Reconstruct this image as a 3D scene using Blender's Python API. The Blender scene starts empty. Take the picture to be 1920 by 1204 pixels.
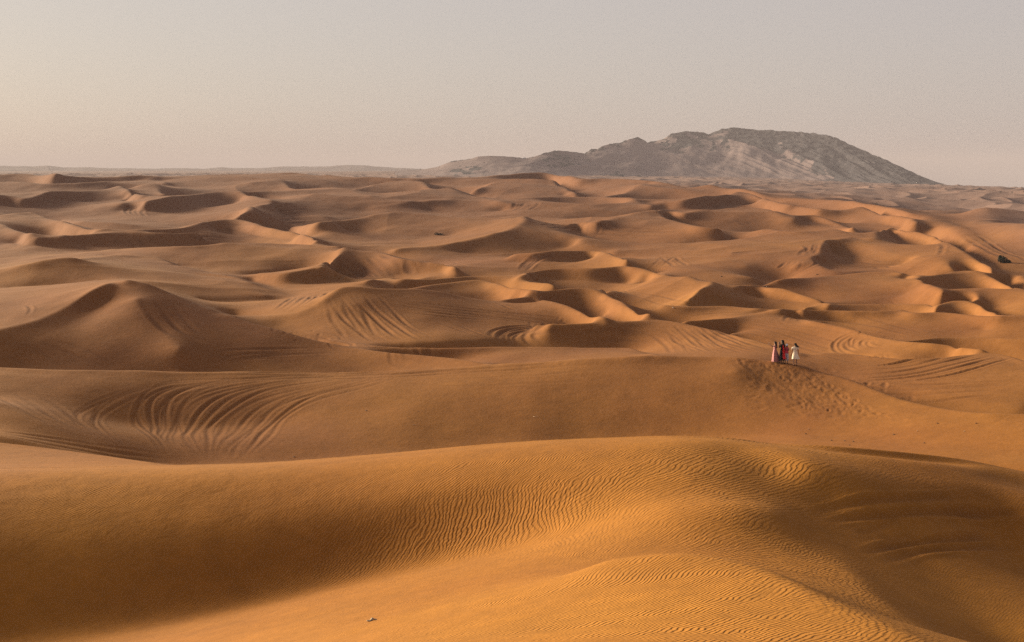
import bpy, bmesh, math, random
import numpy as np
from mathutils import Vector, Matrix
random.seed(7)
RNG = np.random.default_rng(11)
SC = bpy.context.scene
COL = SC.collection

# ---------------------------------------------------------------- camera
EXPO = 1.74
SKY_A, SKY_B, SKY_S = (.85, .735, .735, 1), (.98, .85, .79, 1), 0.146
cam_d = bpy.data.cameras.new('camera'); cam = bpy.data.objects.new('camera', cam_d); COL.objects.link(cam)
cam_d.lens = 50.0; cam_d.sensor_width = 36.0; cam_d.clip_start = 0.5; cam_d.clip_end = 30000
EYE = 16.0
cam.location = (0, 0, EYE)
cam.rotation_euler = (math.radians(90) - math.atan((602.0 - 318.0) / 2667.0), 0, 0)
SC.camera = cam

# ---------------------------------------------------------------- light
SUN_EL, SUN_AZ = math.radians(13.5), math.radians(-60.0)      # azimuth from +Y (view direction) towards +X
w = bpy.data.worlds.new('World'); SC.world = w; w.use_nodes = True
wt = w.node_tree; wt.nodes.clear()
sky = wt.nodes.new('ShaderNodeTexSky'); sky.sky_type = 'NISHITA'; sky.sun_disc = False
sky.sun_elevation = SUN_EL; sky.sun_rotation = SUN_AZ; sky.dust_density = 1.5; sky.air_density = 1.0; sky.ozone_density = 1.0
# dust veil: a pale warm sheet over the sky, a little brighter towards the sun
tc = wt.nodes.new('ShaderNodeTexCoord')
dot = wt.nodes.new('ShaderNodeVectorMath'); dot.operation = 'DOT_PRODUCT'
dot.inputs[1].default_value = (math.sin(SUN_AZ), math.cos(SUN_AZ), 0.15)
wt.links.new(tc.outputs['Generated'], dot.inputs[0])
mr = wt.nodes.new('ShaderNodeMapRange'); mr.inputs['From Min'].default_value = -0.2; mr.inputs['From Max'].default_value = 0.9
wt.links.new(dot.outputs['Value'], mr.inputs['Value'])
mx = wt.nodes.new('ShaderNodeMix'); mx.data_type = 'RGBA'
mx.inputs['A'].default_value = SKY_A; mx.inputs['B'].default_value = SKY_B
wt.links.new(mr.outputs['Result'], mx.inputs['Factor'])
bg1 = wt.nodes.new('ShaderNodeBackground'); bg1.inputs['Strength'].default_value = 0.0095
bg2 = wt.nodes.new('ShaderNodeBackground'); bg2.inputs['Strength'].default_value = SKY_S
wt.links.new(sky.outputs['Color'], bg1.inputs['Color']); wt.links.new(mx.outputs['Result'], bg2.inputs['Color'])
ad = wt.nodes.new('ShaderNodeAddShader'); wo = wt.nodes.new('ShaderNodeOutputWorld')
wt.links.new(bg1.outputs[0], ad.inputs[0]); wt.links.new(bg2.outputs[0], ad.inputs[1]); wt.links.new(ad.outputs[0], wo.inputs['Surface'])

sun_d = bpy.data.lights.new('sun', 'SUN'); sun = bpy.data.objects.new('sun', sun_d); COL.objects.link(sun)
sun_d.energy = 5.0; sun_d.angle = math.radians(16.0); sun_d.color = (1.0, 0.87, 0.62)
sdir = Vector((math.sin(SUN_AZ) * math.cos(SUN_EL), math.cos(SUN_AZ) * math.cos(SUN_EL), math.sin(SUN_EL)))
sun.rotation_euler = sdir.to_track_quat('Z', 'Y').to_euler(); sun.location = (-60, 20, 60)

vs = SC.view_settings
vs.view_transform = 'Standard'; vs.look = 'None'; vs.gamma = 1.0; vs.use_curve_mapping = False
vs.exposure = EXPO
SC.cycles.volume_bounces = 1; SC.cycles.max_bounces = 6; SC.cycles.diffuse_bounces = 3
try: SC.cycles.use_denoising = False
except Exception: pass
# ---------------------------------------------------------------- terrain data
# Crest and valley lines of the dune field.  Every line is a list of survey
# points (bearing, dip angle, distance): bearing and dip are written in the
# units of the photograph's frame, the distance in metres (or as a factor k of
# the usual distance r0 of that dip), so each point is a true 3-D position.
F = 2667.0            # focal length in frame units (50 mm lens, 1920 wide)
EYEY = 318.0          # frame height of the true horizon
PITCH = math.atan((602.0 - EYEY) / F)
R0T = np.array([(322, 760), (330, 690), (345, 580), (370, 460), (400, 380), (450, 290), (500, 225), (550, 182),
                (600, 150), (650, 128), (700, 112), (760, 100), (820, 92), (870, 88)], float)

def ray(px, py):
    u = (np.asarray(px, float) - 960.0) / F
    v = (np.asarray(py, float) - 602.0) / F
    fh = math.cos(PITCH) - v * math.sin(PITCH)
    dn = math.sin(PITCH) + v * math.cos(PITCH)
    L = np.sqrt(u * u + fh * fh)
    return np.arctan2(u, fh), dn / L          # bearing, slope down per metre

def proj(az, r, z):
    X = r * np.sin(az); Y = r * np.cos(az); Z = z - EYE
    c, s = math.cos(PITCH), math.sin(PITCH)
    d = Y * c - Z * s; up = Y * s + Z * c
    return 960 + F * X / d, 602 - F * up / d

def r0(py):
    return np.exp(np.interp(py, R0T[:, 0], np.log(R0T[:, 1])))

# (name, kind, k, drop, points)   kind: r sharp ridge, o sharp crest that hides ground behind,
# s soft line, c soft crest that hides ground behind.  third coordinate: >3 metres, else k
LINES = []
AMP, AMPV, DROP = 1.5, 0.95, 2.4
def L(kind, k, drop, pts, gap=1.24):
    if len(pts[0]) < 3 or pts[0][2] < 3: drop *= DROP
    LINES.append((kind, k, drop, gap, pts))
# --- foreground
L('r', 0, 0, [(-350, 896, 49.6), (0, 878, 48.6), (150, 876, 48.1), (300, 873, 47.6)])
L('c', 0, 8.5, [(300, 873, 47.6), (480, 868, 47.1), (700, 852, 46.6), (960, 829, 45.6), (1150, 820, 45.1), (1280, 817, 44.6), (1380, 822, 45.1), (1440, 830, 45.6), (1560, 836, 45.6), (1700, 848, 46.6), (1800, 860, 47.6), (1920, 884, 48.6), (2300, 960, 49.6)], 1.5)
L('s', 0, 0, [(-350, 904, 46.7), (0, 886, 45.7), (150, 884, 45.2), (300, 881, 44.7), (480, 876, 44.2), (700, 860, 43.7), (960, 837, 42.7), (1150, 828, 42.2), (1280, 825, 41.7), (1380, 828, 42.2), (1440, 836, 42.7), (1560, 842, 43.7), (1700, 854, 44.7), (1800, 866, 45.7), (1920, 890, 46.7), (2300, 966, 47.7)])
L('r', 0, 0, [(-350, 800, 62), (0, 830, 60), (150, 849, 57), (290, 869, 52)])
L('s', 0, 0, [(-350, 1230, 36.5), (0, 1195, 36.8), (250, 1165, 36.8), (500, 1115, 37.4), (750, 1055, 37.7), (950, 1020, 36.9), (1100, 985, 35.8)])
L('s', 0, 0, [(1100, 985, 35.8), (1250, 955, 34.8), (1380, 950, 34.6), (1470, 960, 35.0)])
L('s', 0, 0, [(-350, 1000, 41.5), (200, 1000, 40.1), (600, 960, 39.7), (900, 910, 39.1), (1280, 880, 38.2), (1380, 880, 38.7), (1460, 884, 39.6)])
L('s', 0, 0, [(-350, 915, 45), (300, 898, 43.2), (600, 880, 42.5), (960, 852, 41.1), (1280, 838, 40.4), (1400, 846, 41.0)])
L('s', 0, 0, [(-350, 1330, 33), (0, 1275, 32.5), (300, 1255, 28.5), (600, 1240, 21), (960, 1240, 15.6), (1280, 1240, 14.6), (1500, 1240, 15.5), (1700, 1250, 17)])
L('s', 0, 0, [(-350, 1700, 18), (300, 1700, 12), (960, 1700, 8.5), (1500, 1700, 8.8), (2200, 1700, 14)])
L('s', 0, 0, [(1130, 1048, 26.5), (1290, 1036, 26.2), (1420, 1062, 25), (1560, 1130, 22), (1720, 1204, 19.5), (1850, 1290, 17)])
L('s', 0, 0, [(1400, 831, 42.2), (1500, 862, 39.9), (1590, 892, 39.3), (1700, 914, 40.3), (1850, 932, 41.8), (2000, 947, 42.6)])
L('s', 0, 0, [(1500, 844, 43.7), (1600, 862, 44.3), (1700, 874, 45.0), (1800, 886, 45.8), (1920, 908, 46.5), (2100, 950, 47)])
L('s', 0, 0, [(1560, 940, 38.2), (1545, 1000, 35.2), (1620, 1100, 30), (1760, 1204, 25)])
L('s', 0, 0, [(1680, 1000, 37.5), (1760, 1090, 34.5), (1860, 1180, 31.5), (1960, 1300, 28)])
L('s', 0, 0, [(1850, 1000, 41), (1920, 1040, 40), (2000, 1100, 38), (2300, 1200, 34)])
# --- the crest the people stand on
L('c', 1, .8, [(-350, 668, 117), (0, 684, 113), (120, 692, 112), (240, 698, 112), (450, 699, 112), (600, 702, 112), (760, 698, 111), (900, 689, 110),
                (1050, 676, 109), (1200, 668, 108), (1340, 668, 108), (1380, 669, 107.5), (1442, 675, 107), (1500, 683, 106), (1530, 693, 105.5), (1592, 710, 103.5), (1640, 728, 101), (1700, 750, 98),
                (1780, 768, 95), (1860, 777, 93), (1960, 777, 93), (2300, 770, 93)], 1.07)
L('s', 0, 0, [(-350, 800, 84), (0, 820, 82), (100, 835, 84), (300, 866, 88), (500, 868, 90), (700, 855, 92), (960, 835, 94), (1280, 822, 95), (1500, 815, 93), (1700, 825, 89), (1920, 850, 84), (2300, 860, 82)])
L('s', 0, 0, [(-250, 900, 74), (100, 900, 74), (400, 900, 80), (900, 880, 84), (1500, 860, 82), (2000, 880, 78)])
L('s', 1, 0, [(120, 760, 101), (250, 790, 101), (400, 800, 101), (520, 790, 101.5), (620, 765, 103)])
L('s', 1, 0, [(-50, 740, 96), (60, 790, 90), (200, 845, 87)])
L('s', 1, 0, [(1380, 690, 104.5), (1440, 720, 102.3), (1560, 765, 97.5)])
# --- left hill
L('r', 1, 0, [(-350, 690, 120), (-120, 645, 123), (0, 617, 129), (60, 602, 132), (120, 576, 136.5), (170, 546, 139.5), (205, 531, 141.5), (240, 526, 142.5)])
L('s', 1, 0, [(240, 526, 142.5), (275, 531, 142), (300, 543, 141), (340, 561, 139.5), (400, 582, 136.5), (470, 604, 133)])
L('c', 1, 1.6, [(400, 582, 136.5), (470, 604, 133), (560, 628, 129.5), (640, 646, 127), (720, 660, 123), (800, 669, 120), (930, 688, 114)], 1.06)
L('s', 1, 0, [(60, 640, 126.5), (150, 600, 133.5), (200, 565, 139)])
L('r', 1, 0, [(-350, 560, 186), (0, 545, 182), (100, 540, 181), (225, 529, 178)])
L('s', 1, 0, [(255, 560, 135.5), (300, 610, 129), (340, 650, 122.5)])
# --- second row left
L('o', 1, 1.5, [(-350, 530, 196), (-100, 525, 194), (0, 511, 192), (50, 500, 190), (90, 490, 190), (120, 485, 190), (142, 485, 190)])
L('s', 1, 0, [(142, 485, 190), (160, 488, 190), (175, 495, 189), (200, 502, 188), (250, 510, 187), (290, 515, 186), (340, 522, 184), (420, 540, 177), (500, 552, 171)])
L('c', 1, 1.2, [(150, 484, 200), (187, 481, 215), (250, 480, 222), (295, 486, 220), (325, 496, 212), (350, 506, 207), (375, 515, 203), (430, 522, 200)])
L('s', 1.03, 0, [(350, 519, 1.0), (400, 524, 1.01), (480, 536, 1.04), (540, 550, 1.04)])
L('o', 1, .8, [(345, 518, 190), (400, 520, 188), (440, 526, 184), (478, 538, 180), (530, 551, 175), (560, 556, 173)], 1.05)
L('r', 1, 0, [(385, 569, 166), (480, 563, 169), (530, 559, 170), (580, 551, 172), (628, 542, 175)])
L('r', .92, 0, [(400, 588, 156), (480, 593, 151), (530, 591, 148), (562, 586, 147), (587, 575, 148), (610, 562, 149), (625, 549, 151), (640, 541, 152)])
L('c', .92, 1.2, [(640, 541, 152), (667, 541, 152), (692, 544, 152), (730, 545, 153), (780, 544, 155), (805, 546, 156), (830, 551, 156), (855, 556, 156), (905, 564, 156), (960, 571, 157), (1010, 577, 160)])
L('s', 1.04, 0, [(520, 612, 144), (600, 628, 138), (680, 640, 133.5), (780, 645, 131.5), (880, 640, 133.5), (960, 630, 138), (1020, 615, 144)])
L('c', .94, 1.2, [(940, 566), (965, 563), (997, 562), (1035, 567), (1072, 577), (1110, 587), (1140, 597)])
L('c', .96, 1.2, [(1000, 608), (1100, 606), (1180, 604), (1240, 603), (1280, 608), (1340, 620), (1400, 635), (1450, 650), (1500, 667)], 1.07)
L('c', .995, .8, [(600, 634, 1), (690, 646), (773, 652), (860, 654), (940, 653), (1010, 653), (1090, 652), (1160, 650), (1182, 651), (1205, 660), (1225, 668)], 1.06)
# --- rows between 500 and 550
L('c', .92, 1.5, [(695, 544), (730, 544), (780, 539), (830, 532), (880, 528), (910, 528), (935, 534), (960, 541), (997, 549), (1020, 552)])
L('c', .95, 1.2, [(687, 534), (705, 529), (780, 526), (842, 521), (892, 517), (917, 518), (960, 521), (985, 527), (1047, 537)])
L('c', .93, 1.5, [(1010, 552), (1055, 548), (1100, 547), (1125, 550), (1150, 560), (1185, 575), (1220, 589)])
L('c', .93, 1.5, [(970, 518), (1022, 508), (1060, 506), (1110, 507), (1160, 503), (1197, 505), (1222, 511), (1255, 522)])
L('s', 1.04, 0, [(1000, 528), (1080, 532), (1160, 536), (1220, 533)])
L('s', 1.03, 0, [(1130, 552), (1200, 562), (1270, 572)])
L('o', .9, 1.0, [(1180, 535, .97), (1220, 527, .95), (1255, 524, .94), (1285, 527, .93), (1310, 533, .92), (1325, 532, .91), (1337, 531, .9)])
L('r', .9, 0, [(1337, 531, .9), (1323, 543, .91), (1297, 560, .93), (1278, 569, .96)])
L('s', .9, 0, [(1337, 531, .9), (1355, 545, .93), (1380, 566, .98)])
L('o', .93, .8, [(1337, 531, .9), (1352, 540), (1385, 540), (1412, 537), (1430, 540), (1480, 546), (1530, 560), (1560, 568)], 1.06)
L('c', .94, 1.2, [(1240, 569), (1280, 573), (1363, 574), (1440, 582), (1513, 582), (1580, 581), (1663, 580), (1690, 578), (1707, 583), (1763, 583), (1813, 587), (1863, 593), (1920, 593), (2200, 600)])
L('c', .98, .8, [(1500, 575), (1533, 570), (1580, 567), (1640, 566), (1680, 566), (1713, 569), (1747, 572), (1757, 581)], 1.06)
L('r', .97, 0, [(1280, 602), (1330, 602), (1380, 597), (1427, 588), (1450, 583)])
L('s', 1.04, 0, [(1360, 625), (1450, 630), (1520, 634), (1600, 650)])
L('s', 1.03, 0, [(1600, 655), (1700, 672), (1790, 668)])
L('s', 1.05, 0, [(1480, 600), (1560, 602), (1640, 612), (1740, 618), (1850, 620)])
L('c', .95, 1.0, [(1500, 598), (1563, 608), (1613, 618), (1663, 630), (1697, 637), (1763, 645), (1847, 657)], 1.06)
L('c', .96, 1.0, [(1690, 634), (1763, 628), (1830, 628), (1913, 633), (2200, 640)], 1.06)
L('c', .97, 1.2, [(1533, 664), (1597, 667), (1647, 673), (1713, 677), (1763, 675), (1813, 668), (1863, 665), (1897, 672), (1920, 680), (2200, 730)])
L('s', 1.02, 0, [(1600, 700), (1700, 725), (1800, 745), (1920, 760)])
# --- right side 500..550
L('o', .92, 1.5, [(1420, 546, 1), (1465, 526), (1515, 520), (1577, 512), (1627, 509), (1652, 509), (1682, 509), (1702, 517), (1727, 527), (1752, 541), (1772, 551)])
L('c', .945, 1.6, [(1700, 527, 1), (1722, 526), (1752, 521), (1777, 514), (1802, 510), (1827, 511), (1852, 516), (1877, 526), (1920, 546), (2100, 600)])
L('c', .95, 1.5, [(1730, 558, .99), (1772, 551), (1802, 547), (1825, 544, .95), (1845, 544, .95), (1877, 546), (1920, 550), (2200, 570)])
L('r', .93, 0, [(1825, 544, .95), (1826, 557, .965), (1834, 570, .98)])
L('c', .96, 1.2, [(1752, 577), (1772, 567), (1815, 566), (1835, 571), (1865, 587), (1890, 594)], 1.06)
L('s', 1.05, 0, [(1860, 575), (1900, 585), (2100, 590)])
L('s', 1.04, 0, [(1400, 560), (1480, 566), (1600, 562), (1700, 556)])
# --- 400..500 left
L('s', 1.05, 0, [(-200, 470), (40, 462), (85, 465), (150, 476), (100, 480)])
L('o', .95, 1.0, [(47, 449), (100, 447), (155, 444), (212, 440), (262, 440), (300, 441), (375, 437)])
L('s', 1.05, 0, [(130, 462), (200, 468), (280, 468)])
L('c', .95, 1.3, [(200, 472, 1), (332, 466), (475, 463), (560, 464), (640, 466, .94)])
L('s', 1.04, 0, [(330, 500), (420, 508), (520, 505)])
L('r', .92, 0, [(645, 467, .92), (630, 480, .93), (615, 488, .93), (606, 496, .93), (606, 505, .93)])
L('o', .92, 1.6, [(480, 518, .97), (530, 516, .95), (565, 511, .94), (590, 506, .93), (606, 505, .93), (617, 509, .94), (642, 520, .97), (667, 529, 1)])
L('s', 1.03, 0, [(480, 532), (560, 540), (640, 532)])
L('c', .94, 1.2, [(645, 467, .92), (670, 474), (717, 477), (742, 485), (800, 495), (860, 505)])
L('s', 1.05, 0, [(640, 520), (690, 524), (760, 520), (840, 515)])
L('s', 1.01, 0, [(667, 529), (692, 529), (780, 524), (860, 516)])
L('c', .94, 1.2, [(210, 437, .97), (250, 435), (300, 431), (332, 429), (375, 422), (412, 415), (437, 414), (457, 415), (500, 430), (560, 445), (600, 458)])
L('s', 1.04, 0, [(400, 442), (480, 450), (560, 457)])
L('r', .92, 0, [(440, 412, .95), (455, 405, .93), (462, 396, .92), (467, 393, .91), (480, 400, .93), (500, 412, .96)])
L('s', .98, 0, [(300, 403, 1.03), (360, 407, 1.03), (420, 402, 1.0), (455, 396, .96)])
L('o', .94, 1.5, [(0, 407), (30, 402), (60, 399), (90, 407), (112, 417), (140, 426), (170, 432), (212, 435)])
L('s', 1.06, 0, [(110, 410), (160, 422), (220, 425), (320, 420)])
L('r', .95, 0, [(-100, 410), (0, 422), (25, 432), (50, 442), (75, 448)])
L('c', .93, 1.4, [(200, 385, 1), (262, 381), (295, 377), (350, 369), (400, 363), (425, 362), (462, 365), (490, 375), (520, 382)])
L('s', 1.03, 0, [(230, 397), (300, 400), (360, 398), (440, 385)])
L('o', .94, 1.3, [(-200, 375), (0, 370), (20, 371), (45, 375), (75, 371), (105, 365), (135, 363), (175, 360), (212, 357), (230, 355), (237, 359), (262, 372)])
L('s', 1.05, 0, [(0, 392), (60, 392), (130, 385), (200, 384), (262, 382)])
L('r', .95, 0, [(230, 358, 1), (255, 360, .99), (270, 352, .96), (280, 347, .95), (295, 354, .96), (312, 366, .98)])
L('s', 1.03, 0, [(320, 352), (380, 356), (450, 352)])
L('c', .97, 1, [(0, 345, .99), (75, 346), (175, 345), (215, 342), (250, 338), (290, 330)])
L('r', .97, 0, [(290, 329, .96), (300, 336), (313, 345)])
# --- 360..410 center left
L('r', .95, 0, [(440, 403, 1), (480, 393), (530, 384), (567, 375), (607, 367)])
L('c', .95, 1.2, [(470, 366), (530, 362), (580, 360), (615, 359), (635, 354), (665, 365), (700, 374)])
L('s', 1.05, 0, [(520, 405), (560, 418), (620, 412), (680, 400)])
L('c', .93, 1.5, [(542, 426, 1), (592, 423), (642, 415), (692, 409), (742, 405), (805, 407), (855, 410), (905, 412), (960, 410), (985, 407, .9)])
L('s', 1.02, 0, [(640, 440), (750, 450), (850, 447)])
L('s', 1.03, 0, [(600, 458), (700, 462), (780, 462)])
L('r', .9, 0, [(985, 407, .9), (983, 416, .9), (972, 425, .91), (945, 435, .92), (900, 448, .95), (850, 457, .97), (790, 465, .99), (740, 470, 1)])
L('s', .9, 0, [(985, 407, .9), (1000, 418, .92), (1030, 432, .94), (1070, 449, .96), (1110, 461, .98), (1150, 469, 1)])
L('s', 1.05, 0, [(860, 477), (930, 479), (1020, 474), (1080, 470)])
L('r', .95, 0, [(850, 360, .94), (849, 371, .95), (805, 379, .96), (755, 386, .98), (700, 392, 1)])
L('c', .96, 1.0, [(710, 373, .99), (755, 367), (805, 361), (835, 358), (850, 360, .94), (880, 367), (920, 377), (960, 387)])
L('s', 1.05, 0, [(780, 396), (850, 402), (920, 402), (960, 398)])
L('c', .97, .8, [(620, 354), (680, 348), (730, 342), (760, 339), (790, 344), (820, 354)])
L('r', .97, 0, [(890, 355), (925, 348), (947, 341), (960, 348)])
L('c', .97, 1.2, [(960, 340), (997, 339), (1026, 337), (1050, 347), (1077, 360)])
L('s', 1.05, 0, [(970, 366), (1010, 371), (1060, 368)])
L('r', .97, 0, [(470, 346), (500, 345), (527, 343), (545, 349), (560, 356)])
# --- 370..500 center right
L('c', .97, .8, [(960, 377), (1010, 375), (1050, 372), (1100, 370), (1135, 372), (1175, 378), (1200, 384), (1240, 395)])
L('c', .97, .8, [(1020, 384), (1072, 386), (1115, 388), (1150, 385), (1185, 384)])
L('r', .97, 0, [(1222, 343), (1210, 350), (1185, 356), (1135, 366)])
L('o', .94, 1.6, [(1210, 387, 1), (1247, 384, .97), (1310, 376), (1355, 372), (1372, 366), (1380, 361, .92), (1390, 364), (1412, 366), (1440, 377), (1490, 386), (1540, 392)])
L('s', 1.05, 0, [(1230, 396), (1290, 400), (1350, 394), (1430, 392)])
L('c', .95, 1.2, [(1240, 404, 1), (1272, 405), (1310, 403), (1347, 397), (1385, 394), (1417, 394), (1440, 397), (1460, 405), (1500, 410), (1527, 409), (1552, 414), (1600, 428)])
L('c', .92, 1.5, [(1010, 420, .98), (1035, 422, .96), (1072, 424, .95), (1110, 420), (1155, 410), (1185, 402), (1217, 398), (1232, 398), (1247, 405), (1272, 415), (1310, 426), (1360, 432)])
L('s', 1.05, 0, [(1080, 442), (1160, 460), (1260, 464), (1380, 458)])
L('c', .95, 1.4, [(960, 480, .98), (1010, 476), (1060, 474), (1122, 472), (1150, 478), (1180, 487)])
L('s', 1.05, 0, [(880, 500), (960, 498), (1050, 496), (1110, 494)])
L('s', 1.0, 0, [(1150, 472), (1205, 468), (1285, 473), (1340, 488), (1400, 500)])
L('s', 1.03, 0, [(1230, 500), (1330, 515), (1420, 520)])
# --- right complex
L('o', .93, 1.2, [(1420, 437, .97), (1490, 436), (1540, 434), (1565, 432), (1580, 437), (1599, 443)])
L('r', .93, 0, [(1599, 443, .93), (1580, 449, .93), (1552, 456, .93), (1544, 465, .93), (1540, 474, .94), (1522, 485, .95), (1490, 497, .98)])
L('o', .93, 1.2, [(1599, 443, .93), (1630, 447, .93), (1642, 445, .93), (1643, 439, .94), (1655, 434, .95), (1665, 431, .95), (1690, 435, .95), (1752, 442, .94), (1777, 455, .93), (1802, 472, .93), (1840, 492, .93), (1870, 515, .95)])
L('s', .95, 0, [(1599, 443, .93), (1640, 462, .95), (1677, 477, .96), (1715, 484, .95), (1765, 487, .94), (1795, 497, .94)])
L('s', 1.06, 0, [(1560, 480), (1600, 498), (1660, 500), (1710, 497)])
L('s', 1.04, 0, [(1670, 450), (1710, 465), (1770, 474)])
L('s', 1.03, 0, [(1540, 497), (1572, 510), (1620, 508)])
L('s', .95, 0, [(1522, 485, .95), (1540, 498, .98), (1572, 510, 1.0)])
L('o', .95, 1.0, [(1490, 394, .98), (1540, 394), (1590, 393), (1615, 387, .93), (1640, 396), (1680, 410), (1720, 420)])
L('s', 1.03, 0, [(1500, 420), (1600, 425), (1700, 432)])
# --- the skyline of the orange field
L('c', 1, 6.01, [(-400, 328, 640), (0, 327, 620), (50, 325, 620), (70, 329, 610), (105, 326, 580), (125, 330, 590), (217, 332, 600), (250, 329, 600), (290, 329, 590), (305, 331, 600),
               (400, 327, 620), (475, 326, 640), (530, 323, 640), (562, 324, 640), (587, 330, 620), (620, 328, 620), (640, 334, 600), (687, 332, 600), (740, 335, 590),
               (800, 336, 590), (842, 332, 600), (862, 334, 600), (955, 327, 640), (1000, 323, 650), (1030, 324, 650), (1047, 329, 630), (1067, 329, 610), (1082, 336, 590),
               (1135, 335, 590), (1217, 338, 560), (1260, 347, 530), (1285, 354, 510), (1335, 347, 500), (1360, 354, 490), (1390, 354, 470), (1412, 359, 460), (1440, 370, 450),
               (1490, 372, 440), (1560, 374, 420), (1600, 376, 400), (1615, 380, 390), (1652, 387, 375), (1702, 396, 350)], 1.25)
L('s', 1, 0, [(1652, 387, 375), (1702, 396, 350), (1737, 407, 340), (1765, 425, 313), (1795, 443, 288),
               (1820, 462, 266), (1860, 487, 238), (1920, 525, 204), (2300, 640, 138)], 1.251)
# --- the pale plain behind
L('s', 0, 0, [(1000, 330, 2300), (1200, 335, 1900), (1400, 345, 1500), (1600, 362, 1050), (1760, 392, 680), (1920, 430, 460), (2300, 480, 330)])
L('s', 0, 0, [(-400, 324, 2600), (400, 324, 2600), (800, 322, 2400), (1100, 325, 2400), (1400, 333, 2300), (1600, 345, 2100), (1700, 350, 2000), (1800, 352, 1900), (1920, 361, 1800), (2300, 385, 1600)])
L('s', 0, 0, [(1300, 352, 1000), (1500, 372, 760), (1650, 392, 600), (1780, 420, 450)])
L('s', 0, 0, [(-400, 322, 4000), (800, 321, 4000), (1200, 326, 3600), (1500, 350, 3100), (1700, 362, 3000), (1920, 376, 3000), (2300, 410, 3000)])

# ---------------------------------------------------------------- solver
PX0, PX1, DPX = -420, 2340, 2.5
V0, V1, DV = math.log(7.5), math.log(7000.0), 0.0022
A0, A1 = ray(PX0, 602)[0], ray(PX1, 602)[0]
NC = int((PX1 - PX0) / DPX) + 1
NR = int((V1 - V0) / DV) + 1
DA = (A1 - A0) / (NC - 1)

def dense(pts, k):
    P = np.array([(p[0], p[1], (p[2] if len(p) > 2 else k)) for p in pts], float)
    out = []
    n = len(P)
    for i in range(n - 1):
        p0, p1, p2, p3 = P[max(i - 1, 0)], P[i], P[i + 1], P[min(i + 2, n - 1)]
        m = max(2, int(max(abs(p2[0] - p1[0]) / 1.5, abs(p2[1] - p1[1]) * 3)))
        d01 = max(np.hypot(*(p1 - p0)[:2]), 1e-6); d12 = np.hypot(*(p2 - p1)[:2]); d23 = max(np.hypot(*(p3 - p2)[:2]), 1e-6)
        t = np.linspace(0, 1, m, endpoint=(i == n - 2))[:, None]
        # monotone-ish hermite tangents
        s12 = (p2 - p1) / d12
        s01 = (p1 - p0) / d01 if i > 0 else s12
        s23 = (p3 - p2) / d23 if i < n - 2 else s12
        m1 = 0.5 * (s01 + s12) * d12; m2 = 0.5 * (s12 + s23) * d12
        h00 = 2 * t**3 - 3 * t**2 + 1; h10 = t**3 - 2 * t**2 + t; h01 = -2 * t**3 + 3 * t**2; h11 = t**3 - t**2
        out.append(h00 * p1 + h10 * m1 + h01 * p2 + h11 * m2)
    Q = np.concatenate(out)
    reg = 1.0 - .42 * np.clip((Q[:, 0] - 1150) / 250, 0, 1) * np.clip((Q[:, 1] - 440) / 60, 0, 1)
    kk = 1 + (Q[:, 2] - 1) * np.where(Q[:, 2] < 1, AMP, AMPV) * reg
    r = np.where(Q[:, 2] > 3, Q[:, 2], kk * r0(Q[:, 1]))
    az, sl = ray(Q[:, 0], Q[:, 1])
    return az, r, EYE - r * sl, sl

def untangle(S, rounds=5):
    # along every bearing, what is seen higher up must be farther, and no face steeper than sand can lie
    for rnd in range(rounds):
        acc = [np.zeros(len(s[5])) for s in S]; cnt = [np.zeros(len(s[5])) for s in S]
        C = [((s[4] - A0) / DA) for s in S]
        allc = {}
        for i, c in enumerate(C):
            if LINES[i][1] == 0: continue
            ci = c.round().astype(int)
            last = None
            for j in range(len(ci)):
                if ci[j] != last:
                    allc.setdefault(int(ci[j]), []).append((S[i][7][j], i, j)); last = ci[j]
        for col, hits in allc.items():
            if len(hits) < 2: continue
            hits.sort(reverse=True)
            sl = np.array([h[0] for h in hits]); lr = np.array([math.log(S[h[1]][5][h[2]]) for h in hits])
            q = np.maximum(sl, -.005)
            g = np.concatenate([[0], np.cumsum(np.log((q[:-1] + .55) / (q[1:] + .55)) + .0005)])
            w = np.array([4.0 if LINES[h[1]][1] == 1 else 1.0 for h in hits])
            y = lr - g
            blocks = []
            for v, ww in zip(y, w):
                blocks.append([v, ww, 1])
                while len(blocks) > 1 and blocks[-2][0] > blocks[-1][0]:
                    b = blocks.pop(); a = blocks[-1]
                    a[0] = (a[0] * a[1] + b[0] * b[1]) / (a[1] + b[1]); a[1] += b[1]; a[2] += b[2]
            fit = np.concatenate([np.full(b[2], b[0]) for b in blocks]) + g
            for h, d in zip(hits, fit - lr):
                acc[h[1]][h[2]] += d; cnt[h[1]][h[2]] += 1
        for i, s in enumerate(S):
            if cnt[i].sum() == 0: continue
            k = np.hanning(15)
            a = np.convolve(np.pad(acc[i], 7, mode='reflect' if len(acc[i]) > 8 else 'edge'), k, 'valid'); c = np.convolve(np.pad(cnt[i], 7, mode='reflect' if len(cnt[i]) > 8 else 'edge'), k, 'valid')
            d = a / np.maximum(c, 1e-6)
            r = s[5] * np.exp(d)
            S[i] = s[:5] + (r, EYE - r * s[7], s[7])

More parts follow.
